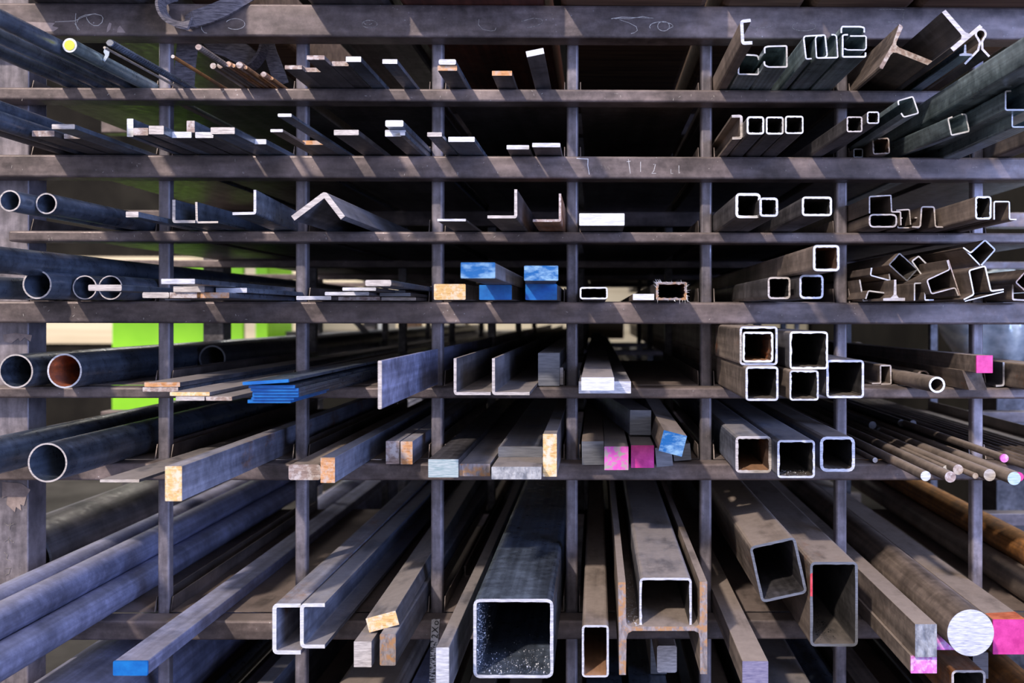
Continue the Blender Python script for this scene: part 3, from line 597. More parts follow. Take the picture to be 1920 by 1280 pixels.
item('hat_profile', Gs([(1630, 502), (1628, 516), (1665.6, 526), (1662, 550), (1624, 545), (1619, 560)], 2.6, 3), 4, 'hat profile lying on its side at the left of the tangle', m=('brown', 'cbright'), r=1.036, z=True)
item('tee_bar', PG([(1676.5, 524), (1680.5, 524), (1681, 552), (1685, 558), (1697, 558), (1697, 563.5), (1656, 563.5), (1656, 559), (1670, 558), (1675.5, 552)]), 4, 'rail like bar with thick rounded foot between folded profiles', m=('brown', 'cpale'), r=1.07)
item('rectangular_tube', Ts(1670, 485, 1717, 516, 2.2, rot=-42, cr=3), 4, 'dark rectangular tube tilted steeply on the tangle', m=('brown', 'cgrey'), r=1.03, z=True)
item('hat_profile', Gs([(1757, 492), (1742.5, 500), (1722.5, 480), (1710, 489.5), (1728, 515), (1720, 525.5), (1758, 493)], 2.8, 2.5), 4, 'tilted hat profile with bright edge above the tangle middle', m=('brown', 'cwhite'), r=1.022, z=True)
item('hat_profile', Gs([(1714.8, 562), (1714.8, 530), (1733, 529), (1734.6, 561), (1751, 561)], 2.6, 1.5), 4, 'small hat profile standing upright at the bottom of the tangle', m=('brown', 'cbright'), r=1.08)
item('hat_profile', Gs([(1776, 488), (1781, 505), (1738, 525), (1746.5, 551), (1791, 539), (1797, 554)], 2.4, 4), 4, 'wide hat profile rolled on its side', m=('brown', 'cpale'), r=1.10, z=True)
item('steel_plate', Gs([(1778, 487), (1800, 554)], 2.2, 0), 4, 'thin leaning strip closing the rolled wide profile', m=('brown', 'cbrown'), r=1.10, z=True)
item('hat_profile', Gs([(1806, 464), (1820, 474), (1847, 450), (1866, 468), (1840, 497)], 2.8, 3), 4, 'hat profile tipped up high at the top of the tangle', m=('brown', 'cwhite'), r=1.09, z=True)
item('steel_plate', Gs([(1807.5, 466), (1838, 497.5)], 2.2, 0), 4, 'thin bright strip below the highest tipped profile', m=('brown', 'cbright'), r=1.088, z=True)
item('hat_profile', Gs([(1807, 562.5), (1826, 553), (1817, 508), (1847, 499.5), (1858, 547), (1882, 543.5)], 2.8, 4), 4, 'tall hat profile with bright rim, rightmost of the tangle', m=('brown', 'cwhite'), r=1.12)
item('steel_plate', Gs([(1809, 564.5), (1882, 546.5)], 2.2, 0), 4, 'thin strip under the feet of the tall bright profile', m=('brown', 'cbright'), r=1.118, z=True)
item('channel', Gs([(1907, 535.6), (1895, 531), (1895, 560), (1932, 562)], 3.2, 3), 4, 'rusty rimmed channel low at the right picture edge', m=('brown', 'cpale', 'brown'), r=1.04)
item('square_tube', Ts(1908, 511, 1944, 541, 2.6, rot=48), 4, 'tilted tube above a rusty channel at the right edge', m=('brown', 'cbrown'), r=1.05, z=True)
# ================================================================== FIFTH SHELF
item('pipe', Ps(30, 698.5, 64, 3), 5, 'large dark pipe with thin rim, outermost at left', m=('mill', 'cpale', 'mill'), r=1.03)
item('pipe', Ps(121, 696, 65, 3.2), 5, 'large dark pipe with orange rust inside', m=('mill', 'cbright', 'rustred'), r=1.03)
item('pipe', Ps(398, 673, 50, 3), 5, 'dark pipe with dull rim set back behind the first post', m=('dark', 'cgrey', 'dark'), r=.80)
fl = [((329.5, 744.5, 383.5, 752), 'flat bar with grey end, bottom left of the brown ended pile', ('dusty', 'cpale'), 1.2, 0),
      ((386, 744, 435, 751.5), 'flat bar with brown end, bottom right of the pile', ('dusty', 'cbrown'), 1.2, 0),
      ((318.5, 736, 393, 743), 'wide flat bar with tan end on the two lowest ones', ('dusty', 'cyellow'), 1.195, .0069),
      ((267.5, 721.5, 334, 730), 'flat bar with tan end crossing the first post, lower one', ('mill', 'cbrown'), 1.077, 0),
      ((270.5, 712, 337.5, 720.5), 'flat bar with orange tan end crossing the first post, upper one', ('dusty', 'crust'), 1.077, .0085)]
for a, dsc, mm, rr, lf in fl: item('flat_bar', Rs(*a, cr=1), 5, dsc, m=mm, r=rr, lift=lf)
bl = [(465, 748, 544.5, 754), (472, 741.5, 550.5, 747), (474, 735.5, 559, 741), (474, 729.5, 559, 735), (471, 723.5, 559, 729), (467, 717, 552, 722.5)]
bn = ['bottom one of the blue ended stack', 'second from the bottom of the blue ended stack', 'third from the bottom of the blue ended stack', 'fourth from the bottom of the blue ended stack', 'fifth from the bottom of the blue ended stack', 'just under the tilted top one of the blue stack']
for k, (a, b_) in enumerate(zip(bl, bn)):
    item('flat_bar', Rs(*a, cr=.5), 5, 'thin flat bar, ' + b_, m=('mill', 'blue'), r=1.232 + (.003 * k), lift=.00475 * k, paint='blue', plen=.20 if k < 2 else .003)
item('flat_bar', Rs(455.5, 705.5, 540.5, 711.5, rot=3.5, cr=.5), 5, 'thin flat bar with blue end, tilted on top of the blue stack', m=('mill', 'blue'), r=1.255, lift=.0290, paint='blue', plen=.003)
item('steel_plate', Rs(708.5, 676, 715.8, 766.5, cr=2), 5, 'tall blue grey plate standing on edge against the third post', m=('mill2', 'cpale'), r=1.315)
item('angle_bar', Gs([(853.3, 671.5), (853.3, 737.5), (920, 737.5)], 5.4, 4), 5, 'angle iron with whitish edge, left of two alike', m=('dusty', 'cpale'), r=1.12)
item('angle_bar', Gs([(925.3, 671.5), (925.3, 737.5), (993, 737.5)], 5.4, 4), 5, 'angle iron with whitish edge, right of two alike', m=('dusty', 'cpale'), r=1.12)
item('flat_bar', Rs(1009, 662, 1049, 723.5), 5, 'thick grey bar standing on edge beside the fourth post', m=('dusty', 'cgrey'), r=.99)
item('flat_bar', Rs(1050, 690, 1056, 722), 5, 'thin strip squeezed between the thick grey bar and fourth post', m=('dusty', 'cpale'), r=.975)
item('flat_bar', Rs(1085, 714.5, 1183, 737), 5, 'wide flat bar with bright steel end lying underneath', m=('dustyblue', 'cbright'), r=1.095)
item('flat_bar', Rs(1090, 708.5, 1151.5, 733), 5, 'bright ended bar lying on a wider one, sticking out most', m=('dusty', 'cwhite'), r=1.245, lift=.0206)
item('square_tube', Ts(1398, 686.5, 1459.5, 751, 4), 5, 'square tube with bright rim, bottom left of the group', m=('dustbrown', 'cbright'), r=1.197)
item('square_tube', Ts(1480.5, 694, 1535, 750.5, 3.4, burr=.9), 5, 'smaller square tube with ragged rim, bottom middle of the group', m=('dustbrown', 'cbright'), r=1.192)
item('square_tube', Ts(1549.5, 673, 1620, 744.5, 4.2), 5, 'large square tube with bright rim, bottom right of the group', m=('dusty', 'cbright'), r=1.158)
item('square_tube', Ts(1387, 612, 1458, 684.5, 4, burr=.7), 5, 'large square tube with a second one nested inside, top left', m=('dustbrown', 'cbright'), r=1.170, lift=.0542)
item('square_tube', Ts(1392.5, 621, 1450, 678.5, 4, burr=.9), 5, 'slightly smaller square tube nested inside another', m=('dusty', 'cwhite', 'insiderust'), r=1.174, lift=.0588)
item('square_tube', Ts(1480.5, 620.5, 1552.5, 691.5, 4, burr=.9), 5, 'large square tube with jagged rim, top right of the group', m=('dusty', 'cwhite'), r=1.17, lift=.0476)
item('hat_profile', Gs([(1635, 720.5), (1651, 720), (1651, 687), (1670, 687), (1670.5, 721), (1652, 721.5)], 2.6, 2), 5, 'small hat profile with thin pale edge behind the sixth post', m=('dustbrown', 'cpale'), r=.97)
item('pipe', Ps(1731, 698, 25, 3), 5, 'small pipe with brown rim half hidden behind a longer pipe', m=('dustbrown', 'cbrown'), r=.955, z=False)
item('pipe', Ps(1757, 720.5, 30.5, 4), 5, 'small pipe with bright white ring end', m=('dustbrown', 'cwhite', 'brown'), r=1.085)
item('square_bar', PG([(1804, 693), (1838, 691), (1851, 730), (1817, 730)]), 5, 'brown square bar cut to a slant, end facing us', m=('dustbrown', 'brown'), r=1.045, lift=0)
item('square_bar', Rs(1831, 656.5, 1861, 689), 5, 'dark square bar with pink painted end lying on a slant cut one', m=('dustbrown', 'pink'), r=1.08, lift=.0345, paint='pink', plen=.003, vp=(1118, 600), L=3)
item('angle_bar', Gs([(1868.5, 672), (1868.5, 715), (1854, 716)], 3.6, 4), 5, 'angle end with bright upright edge beyond the seventh post', m=('dark', 'cbright'), r=1.0)
item('rectangular_tube', Ts(1888, 680, 1935, 727, 3), 5, 'dark rectangular tube running out of the picture at right', plane=True, r=1.15, m=('dustbrown', 'cbright'))
# ================================================================== SIXTH SHELF
item('pipe', Ps(75, 836, 65, 3), 6, 'large pipe running out of the picture at left, behind', plane=True, r=1.3, m=('mill', 'cpale'))
item('pipe', Ps(89, 870.5, 74, 3.2), 6, 'large blue grey pipe with thin pale rim, open end visible', m=('mill', 'cpale', 'mill'), r=1.134)
item('flat_bar', Rs(187.5, 898.5, 261, 904, cr=.5), 6, 'thin wide flat bar with dusty top, sticking out beside the rusty bar', m=('dusty', 'cpale'), r=1.175, z=True, vp=(1118, 612), L=1.5)
item('flat_bar', Rs(309.5, 876.5, 341, 942, cr=1.5), 6, 'rusty blue bar on edge with yellow orange end, sticking out most', m=('rustblue', 'cyellow'), r=1.26)
item('flat_bar', Rs(541, 873, 601, 902, cr=5), 6, 'rounded thick flat bar with brown dusty end right of the second post', m=('dustbrown', 'cbrown'), r=1.118)
item('flat_bar', Rs(601, 860, 628, 907.5), 6, 'blue grey bar on edge with rusty orange end, longest in its bay', m=('dustyblue', 'crust'), r=1.137)
item('square_bar', Rs(723.5, 829, 749, 872), 6, 'bar on edge with dull brown end, left of a close pair', m=('rustblue', 'cbrown'), r=1.01)
item('square_bar', Rs(751, 829, 773.5, 872), 6, 'bar on edge with orange end, right of a close pair', m=('rustblue', 'crust'), r=1.012)
item('flat_bar', Rs(803, 860, 859.5, 894), 6, 'dark flat bar with pale green steel end right of the third post', m=('dark', 'cgreen'), r=1.10)
item('flat_bar', Rs(861.5, 871, 919, 894), 6, 'grey flat bar with dusty end, second in its bay', m=('dusty', 'crough'), r=1.092)
item('flat_bar', Rs(921.5, 876.5, 1015, 900, cr=1.5), 6, 'wide flat bar with shiny torn silver end', m=('dusty', 'ctorn'), r=1.113)
item('flat_bar', Rs(934, 838.5, 1017.5, 857.5, cr=2.5), 6, 'wide flat bar with dark end and white scratch, lying on the torn one', m=('dustyblue', 'cgrey'), r=1.043, lift=.0214)
item('flat_bar', Rs(1018, 815.5, 1044, 895.5, cr=1), 6, 'tall bar on edge with orange end left of the fourth post', m=('dusty', 'cyellow'), r=1.095)
item('square_bar', Rs(1091, 829, 1132.5, 873, rot=1), 6, 'dark square bar with plain grey end, leftmost of the lower row', m=('dustbrown', 'cgrey'), r=1.016)
item('square_bar', Rs(1133.5, 838, 1178, 881.5, cr=.5), 6, 'square bar with pink and green flaking painted end', m=('dusty', 'pinkworn'), r=1.049, paint='pinkworn', plen=.002)
item('square_bar', Rs(1183.5, 836.5, 1226, 878, cr=.5), 6, 'square bar with solid pink painted end', m=('dusty', 'pink'), r=1.034, paint='pink', plen=.002)
item('square_bar', Rs(1229.5, 846, 1260.5, 882, rot=5), 6, 'dark square bar under the blue ended one', m=('dark', 'cgrey'), r=1.03)
item('square_bar', Rs(1262.5, 838, 1295, 869, rot=5), 6, 'grey square bar, rightmost of the lower row', m=('dark', 'cgrey'), r=.99)
item('square_bar', Rs(1181, 774, 1220.5, 820.5, rot=-1), 6, 'dark grey square bar lying across the pink ended ones', m=('dustyblue', 'cgrey'), r=.968, lift=.0440, vp=(900, 590), L=1.0)
item('square_bar', Rs(1239, 811, 1284, 851, rot=-14.5), 6, 'turned square bar with shiny blue end lying on the others', m=('dustbrown', 'blueworn'), r=1.105, z=True, L=2.5)
item('square_tube', Ts(1379, 819.5, 1446.5, 888.5, 5.2, burr=.7), 6, 'square tube with orange rust inside, left of three', m=('dustyblue', 'cpale', 'insiderust'), r=1.07)
item('square_tube', Ts(1457.5, 827, 1528, 898, 4.2, burr=.8), 6, 'square tube with dusty blue top, middle of three', m=('dustyblue', 'cbright'), r=1.104)
item('square_tube', Ts(1537.5, 815, 1603, 881, 5.6, cr=12), 6, 'square tube with thick rounded rim, right of three', m=('dusty', 'cbright', 'insidedark'), r=1.062)
rb = [(1641, 864.6, 9.5, 1.0, 'thin rod with small pale end, nearest the sixth post', 'cbright', 0), (1735.6, 894.5, 19, 1.125, 'long round bar with smooth bluish end, first of the fan', 'cbright', 0),
      (1782, 896, 21, 1.135, 'round bar with rust speckled end, in front of another', 'cbrown', 0), (1796.6, 885.5, 19.5, 1.083, 'round bar with mottled brown end, behind the speckled one', 'cbrown', 0),
      (1774, 881, 12, 1.062, 'thin rod with white end between two thicker round bars', 'cwhite', 0), (1829, 898, 11, 1.11, 'thin tan rod with small brown end', 'cbrown', 0),
      (1855.6, 893.5, 22.5, 1.125, 'round bar with broken brownish white end', 'cpale', 0), (1901.7, 899, 25, 1.153, 'thickest round bar of the fan with greenish white end', 'cgreen', 0),
      (1911, 890, 16, 1.125, 'round bar with pink painted end behind the thickest one', 'pink', 0), (1883, 869, 15, 1.085, 'round bar with magenta end lying on top, furthest back', 'magenta', .0225)]
for cx, cy, d_, rr, dsc, mt, lf in rb:
    item('round_bar', Cs(cx, cy, d_, 24), 6, dsc, r=rr, m=('dustbrown', mt), lift=lf, paint=mt if mt in ('pink', 'magenta') else None, plen=.003)
for k, (cx, d_) in enumerate(((1888, 12), (1902, 13), (1918, 14), (1935, 15), (1952, 15), (1969, 15), (1986, 15), (2003, 15))):
    item('round_bar', Cs(cx, 860, d_, 20), 6, ('brown rod running out at right, ' + ['nearest the tray lip', 'second from the tray lip', 'third from the tray lip', 'fourth from the tray lip', 'fifth from the tray lip', 'sixth from the tray lip', 'seventh from the tray lip', 'furthest from the tray lip'][k]), plane=True, r=1.2, m=('brown', 'cbright'))
for k, (cx, d_, lf) in enumerate(((1600, 14, 0), (1650, 16, 0), (1636, 14, .0165), (1690, 13, .022), (1712, 12, .022))):
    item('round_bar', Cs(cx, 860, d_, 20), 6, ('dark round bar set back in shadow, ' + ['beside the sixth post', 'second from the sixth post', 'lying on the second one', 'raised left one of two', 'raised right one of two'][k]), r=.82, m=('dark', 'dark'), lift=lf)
# ================================================================== SEVENTH SHELF
R = item('pipe', Ps(182, 1134, 57, 4), 7, 'thick blue violet pipe, lowest and rightmost of the pile', plane=True, r=1.5, m=('mill2', 'cpale'))
item('pipe', Ps(124, 1134, 57, 4), 7, 'blue violet pipe hidden low behind two others', plane=True, r=1.5, m=('mill2', 'cpale'))
item('pipe', Ps(66, 1134, 57, 4), 7, 'blue violet pipe lowest at the far left of the pile', plane=True, r=1.5, m=('mill2', 'cpale'))
item('pipe', Ps(153.5, 1083, 57, 4), 7, 'thick blue violet pipe, middle one visible in the pile', plane=True, r=1.5, m=('mill2', 'cpale'), lift=.0497)
item('pipe', Ps(95, 1083, 57, 4), 7, 'blue violet pipe, uppermost and narrowest looking of the pile', plane=True, r=1.5, m=('mill2', 'cpale'), lift=.0497)
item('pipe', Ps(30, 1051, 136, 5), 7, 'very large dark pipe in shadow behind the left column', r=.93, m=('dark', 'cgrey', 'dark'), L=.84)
item('flat_bar', Rs(212.5, 1239, 276.5, 1266, cr=2.5), 7, 'long thick flat bar with bright blue painted end, violet side', m=('mill2', 'blue'), paint='blue', plen=.003)
item('channel', Gs([(564, 1136.5), (514.5, 1136.5), (514.5, 1224.5), (564, 1224.5)], 7.5, 7), 7, 'large channel open to the right with cream edge, left of a pair', m=('rustblue', 'cwhite', 'brown'), r=1.113)
item('channel', Gs([(609, 1134), (566, 1134), (566, 1211.5), (609, 1211.5)], 7, 7), 7, 'channel open to the right with ribbed pale edge, right of a pair', m=('dustyblue', 'cwhite', 'brown'), r=1.116, z=True, vp=(1118, 600), L=2.2)
item('square_bar', Rs(663.5, 1203.5, 696.5, 1251.5), 7, 'bar on edge with pale square end, lower left under the tilted one', m=('dusty', 'cpale'), r=1.155)
item('square_bar', Rs(712, 1190, 742, 1249, cr=2.5), 7, 'bar on edge with brown speckled end, lower right under the tilted one', m=('dustyblue', 'crough'), r=1.15)
item('flat_bar', Rs(688, 1151.5, 746, 1178.5, rot=15, cr=1), 7, 'tilted flat bar with tan orange end lying on two others', m=('dusty', 'cyellow'), r=1.128, z=True, vp=(1085, 590), L=2.5)
item('flat_bar', Rs(817.5, 1216, 842, 1304, cr=1.5), 7, 'tall flat bar on edge with bright sawn end right of the third post', m=('dusty', 'cbright'), r=1.245)
item('angle_bar', Gs([(872, 1058), (872, 1078), (899, 1078)], 3, 2), 7, 'short brown offcut lying far back behind the tall flat bar', m=('brown', 'brown'), r=.86, L=.9)
item('square_tube', Ts(887.5, 1125, 1037.5, 1273.5, 6, cr=12, burr=.5), 7, 'biggest square tube with speckled bluish inside, very dark', m=('mill', 'cbright', 'mill'), r=1.192)
item('rectangular_tube', Ts(1091, 1174, 1141.5, 1272, 4, cr=7), 7, 'tall narrow rectangular tube with rusty inside bottom', m=('dustbrown', 'cbright', 'insiderust'), r=1.19)
hb = [(1159, 1094), (1173, 1094), (1174, 1168), (1177, 1174), (1184, 1177), (1304, 1177), (1310, 1174), (1312, 1168), (1312, 1093), (1326, 1093), (1326, 1266), (1313, 1266), (1312.5, 1200), (1310, 1189), (1302, 1185), (1186, 1185), (1178, 1189), (1174.5, 1200), (1173.5, 1267.5), (1161, 1267.5)]
item('h_beam', PG(hb), 7, 'rusty edged wide flange beam holding a square tube in its upper channel', m=('dustbrown', 'crough'), r=1.182)
item('square_tube', Ts(1199, 1077.5, 1297, 1174.5, 4.5, cr=8, burr=.8), 7, 'square tube with dusty top lying in the wide flange beam', m=('dusty', 'cbright'), r=1.175, lift=.0688)
item('square_bar', Rs(1388.5, 1245, 1437, 1293, cr=1), 7, 'long square bar with violet tinted end at the bottom edge', m=('dustbrown', 'violetcut'), r=1.222)
item('square_tube', Ts(1415.5, 1014, 1503.5, 1122, 5, rot=12.5, cr=9), 7, 'large tilted square tube with dark oily inside', m=('dustbrown', 'cgrey', 'dark'), r=1.085, z=True, vp=(1118, 600), L=3.5)
rt = item('rectangular_tube', Ts(1519, 1054.5, 1608.5, 1213, 5, cr=9), 7, 'tall rectangular tube with red paint mark and dusty floor inside', m=('dustbrown', 'cgrey', 'insidedark'), r=1.09)
item('flat_bar', Rs(1708, 1234, 1756, 1266), 7, 'thick flat bar with magenta end below the torn silver ended one', m=('dustbrown', 'magenta'), r=1.178, paint='magenta', plen=.003)
item('square_bar', Rs(1716, 1185, 1756.5, 1247), 7, 'square bar with torn silver end lying on a magenta ended one', m=('dustbrown', 'ctorn'), r=1.185, lift=.0285)
item('flat_bar', Rs(1756, 1186, 1794, 1221), 7, 'thick flat bar with magenta end under the big round bar', m=('dustbrown', 'magenta'), r=1.101, paint='magenta', plen=.003)
item('round_bar', Cs(1820, 1186, 87.5, 48), 7, 'very thick round bar with bright brushed circular end', m=('brown', 'cbright'), r=1.17, z=True)
item('flat_bar', Rs(1862, 1164, 1925, 1228), 7, 'square bar with pink end and orange painted top, near the seventh post', m=('dustbrown', 'pink'), r=1.116, paint='pink', plen=.003)
item('round_bar', Cs(1979, 1133, 60, 36), 7, 'thick brown round bar running out at right, lower front one', plane=True, r=1.25, m=('dustbrown', 'cbright'))
item('round_bar', Cs(2046, 1131, 64, 36), 7, 'thick round bar at the far right under the orange one', plane=True, r=1.2, m=('brown', 'cbright'))
item('round_bar', Cs(2012, 1079, 62, 36), 7, 'thick orange brown round bar running out at right, upper one', plane=True, r=1.2, m=('orange', 'cbright'), lift=.052)
# ================================================================== BOTTOM SHELF
def low(name, sec, dsc, r=1.05, **k): return item(name, sec, 8, dsc, r=r, plane=True, **k)
low('pipe', Ps(140, 1350, 215, 6), 'very large blue grey pipe seen below the violet pipes', m=('mill2', 'cpale'))
low('pipe', Ps(262, 1445, 34, 4), 'dark blue pipe seen low near the first post', m=('mill', 'cpale'))
low('flat_bar', Rs(420, 1345, 452, 1462), 'blue grey bar on edge, left one below the channels', m=('dustyblue', 'cpale'))
low('flat_bar', Rs(342, 1400, 400, 1462), 'dark bar lying in shadow right of the first post', m=('dark', 'cpale'))
low('rectangular_tube', Ts(596, 1330, 720, 1462, 6), 'wide dusty topped tube filling the space right of the second post', m=('dustbrown', 'cpale'))
low('square_bar', Rs(726, 1370, 760, 1462), 'violet blue bar between the wide tube and third post', m=('mill2', 'cpale'))
low('flat_bar', Rs(772, 1390, 781, 1462), 'thin brown strip on edge left of the third post', m=('brown', 'cpale'))
low('flat_bar', Rs(788, 1395, 797, 1462), 'second thin brown strip on edge nearest the third post', m=('brown', 'cpale'))
low('square_bar', Rs(845, 1380, 900, 1462), 'brown square bar below the tall flat bar', m=('dustbrown', 'cpale'))
low('square_bar', Rs(930, 1385, 1000, 1462), 'brown bar in shadow under the biggest tube', m=('dustbrown', 'cpale'))
low('steel_plate', Rs(1098, 1340, 1170, 1462), 'blue grey slab topped bar under the wide flange beam, left', m=('mill', 'cpale'))
low('steel_plate', Rs(1185, 1340, 1262, 1462), 'blue grey slab topped bar under the wide flange beam, right', m=('mill', 'cpale'))
item('square_bar', Rs(1232, 1210, 1269, 1260.5, cr=4), 8, 'small square bar with pale worn end just below the wide flange beam', m=('dustbrown', 'cpale'), r=1.02, z=True, L=1.5)
item('square_bar', Rs(1220, 1180, 1250, 1263), 8, 'bar on edge in shadow carrying the small pale ended one', m=('dustbrown', 'cgrey'), r=.9, z=True, L=1.3)
item('flat_bar', Rs(1232, 1262, 1269, 1288), 8, 'dark bar carrying the small pale ended one', m=('dustbrown', 'cgrey'), r=.93, lift=.1225) if False else None
low('square_tube', Ts(1345, 1370, 1400, 1462, 5), 'brown tube low right of the fifth post', m=('dustbrown', 'cpale'))
low('rectangular_tube', Ts(1425, 1318, 1545, 1462, 6), 'wide pale dusty tube left of the sixth post', m=('dusty', 'cpale'))
low('round_bar', Cs(1622, 1423, 78, 36), 'dark blue thick round bar right of the sixth post', m=('mill', 'cpale'))
low('square_bar', Rs(1668, 1372, 1718, 1462), 'brown square bar next to the dark round one', m=('brown', 'cpale'))
item('square_tube', Ts(1784, 1256, 1848, 1325, 4.5, cr=9), 8, 'square tube with pale rounded rim cut by the bottom picture edge', m=('rusty', 'cpale', 'dark'), r=1.08, z=True)
item('square_bar', Rs(1824, 1223, 1853, 1272), 8, 'dark square bar with grey end under the thick round bar', m=('dark', 'cgrey'), r=1.025, z=True)
low('round_bar', Cs(1930, 1300, 84, 36), 'orange rusty round bar at the bottom right corner', r=1.3, m=('orange', 'cpale'), lift=.10)
low('round_bar', Cs(1905, 1410, 86, 36), 'dark thick round bar lying low at bottom right', r=1.1, m=('brown', 'cpale'))
low('round_bar', Cs(1990, 1410, 80, 36), 'outermost dark thick round bar at bottom right', r=1.1, m=('brown', 'cpale'))

# ---- small extra parts
def child_disc(ob, px, py, d, mat, name, label, off=.0008, th=.0006, n=24, cz=None):
    it = [i for i in ITEMS if i[10] is ob][0]; Y0 = it[8]; c = Vector((it[11], Y0, it[12])); org = Vector(ob.location) - Vector((0, 0, H)); r = d / 2000
    vs = []
    for yy in (-off, -off + th):
        for k in range(n):
            a = 2 * math.pi * k / n; vs.append(tuple(Vector((c.x + r * math.cos(a), Y0 + yy, c.z + r * math.sin(a))) - org))
    fs = [tuple(range(n))] + [(k, n + k, n + (k + 1) % n, (k + 1) % n) for k in range(n)]
    me = bpy.data.meshes.new(name); me.from_pydata(vs, [], fs); o = link(name, me, [mat], ob); o['label'] = label; return o
child_disc(yb, 144, 85, 16.5, 'yellow', 'sticker', 'round yellow disc on the bar end')
def child_poly(ob, pts, Y, mat, name, label, depth=.0006):
    org = Vector(ob.location) - Vector((0, 0, H)); P = [at_y(x, y, Y) - org for x, y in pts]; n = len(P); vs = [tuple(p) for p in P] + [tuple(p + Vector((0, depth, 0))) for p in P]
    me = bpy.data.meshes.new(name); me.from_pydata(vs, [], [tuple(range(n)), tuple(range(2 * n - 1, n - 1, -1))] + [(k, n + k, n + (k + 1) % n, (k + 1) % n) for k in range(n)])
    o = link(name, me, [mat], ob); o['label'] = label; return o
Yb = [i for i in ITEMS if i[10] is yb][0][8]
Yf = Yb + .085
child_poly(yb, [(194, 97), (196, 90), (200, 88), (203, 90), (205, 97), (204, 104), (199, 112), (196, 116), (193, 112), (197, 103)], Yf, 'film', 'torn_wrapping', 'torn flap of grey wrapping film', .001)
Yr = [i for i in ITEMS if i[10] is rt][0][8]
child_poly(rt, [(1519.4, 1076), (1523.4, 1074), (1523.6, 1118), (1519.2, 1117)], Yr - .0009, 'redpaint', 'paint_mark', 'red paint mark on the rim')
pk = [i for i in ITEMS if 'orange painted top' in i[2]][0]
def top_paint(it, L, mat, name, label):
    ob = it[10]; o_ = Vector(ob.location) - Vector((0, 0, H)); x0, x1, z = it[3] + .001, it[4] - .001, it[6]; Y0 = it[8]
    vs = [Vector((x, y, zz)) - o_ for zz in (z - .001, z + .0006) for x, y in ((x0, Y0 + .003), (x1, Y0 + .003), (x1 , Y0 + L), (x0, Y0 + L * .8))]
    me = bpy.data.meshes.new(name); me.from_pydata([tuple(v) for v in vs], [], [(3, 2, 1, 0), (4, 5, 6, 7), (0, 1, 5, 4), (1, 2, 6, 5), (2, 3, 7, 6), (3, 0, 4, 7)]); o = link(name, me, [mat], ob); o['label'] = label
top_paint(pk, .045, 'orangepaint', 'painted_top', 'orange red painted strip on top')
def chips(key, n, fn, mat, label, size=(.0005, .0016)):
    it = [i for i in ITEMS if key in i[2]][0]; ob = it[10]; org = Vector(ob.location) - Vector((0, 0, H)); vs = []; fs = []
    for k in range(n):
        p = fn(it) - org; b = len(vs); s_ = random.uniform(*size)
        vs += [tuple(p + Vector(tuple(random.uniform(-s_, s_) for _ in range(3)))) for _ in range(4)]; fs += [(b, b + 1, b + 2), (b, b + 2, b + 3), (b, b + 3, b + 1), (b + 1, b + 3, b + 2)]
    me = bpy.data.meshes.new('steel_chips'); me.from_pydata(vs, [], fs); o = link('steel_chips', me, [mat], ob); o['kind'] = 'stuff'; o['label'] = label
U = random.uniform
def wall_or_floor(it):
    t_ = .0056; d = abs(random.gauss(0, .09)) + .004
    if U(0, 1) < .6: return Vector((it[3] + t_, it[8] + d, it[5] + .006 + (it[6] - it[5] - .02) * U(0, 1) ** 1.5))
    return Vector((U(it[3] + .008, it[4] - .008), it[8] + d * .7, it[5] + t_))
chips('biggest square tube', 900, wall_or_floor, 'burr', 'bright steel chips on the inside')
chips('tall rectangular tube with red', 130, lambda it: Vector((U(it[3] + .02, it[4] - .03), it[8] + U(.02, .22), it[5] + .0053)), 'ink', 'dark specks on the dusty tube floor', (.0006, .002))
chips('square tube with dusty blue top', 90, lambda it: Vector((U(it[3] + .008, it[4] - .008), it[8] + U(.004, .06), it[5] + .0044)), 'burr', 'bright chips on the tube floor', (.0004, .0012))
chips('rusty edged wide flange', 160, lambda it: Vector((it[3] + U(.016, .034), it[8] + abs(random.gauss(0, .16)), it[5] + (it[6] - it[5]) * .53)), 'burr', 'metal chips lying in the beam channel', (.0005, .0018))
# frayed burrs
org = Vector(fray.location) - Vector((0, 0, H)); Yfy = [i for i in ITEMS if i[10] is fray][0][8]; vs = []; fs = []
for k in range(46):
    x, y = random.choice([(random.uniform(1230, 1288), 530), (random.uniform(1230, 1250), 530), (random.uniform(1230, 1288), 562.5), (1231.5, random.uniform(530, 562)), (1287, random.uniform(532, 560))])
    a = at_y(x, y, Yfy) - org; cxy = Vector((x - 1259, y - 546)); d = Vector((cxy.x * .5 + random.uniform(-14, 14), random.uniform(-4, -1), -cxy.y + random.uniform(-10, 10))).normalized() * random.uniform(.003, .009)
    w = Vector((.0003, 0, .0003)); b = len(vs); vs += [tuple(a - w), tuple(a + w), tuple(a + Vector((0, .0005, 0))), tuple(a + d)]; fs += [(b, b + 1, b + 3), (b + 1, b + 2, b + 3), (b + 2, b, b + 3)]
me = bpy.data.meshes.new('burrs'); me.from_pydata(vs, [], fs); bo = link('burrs', me, ['burr'], fray); bo['label'] = 'frayed bright wire like burrs'; bo['kind'] = 'stuff'
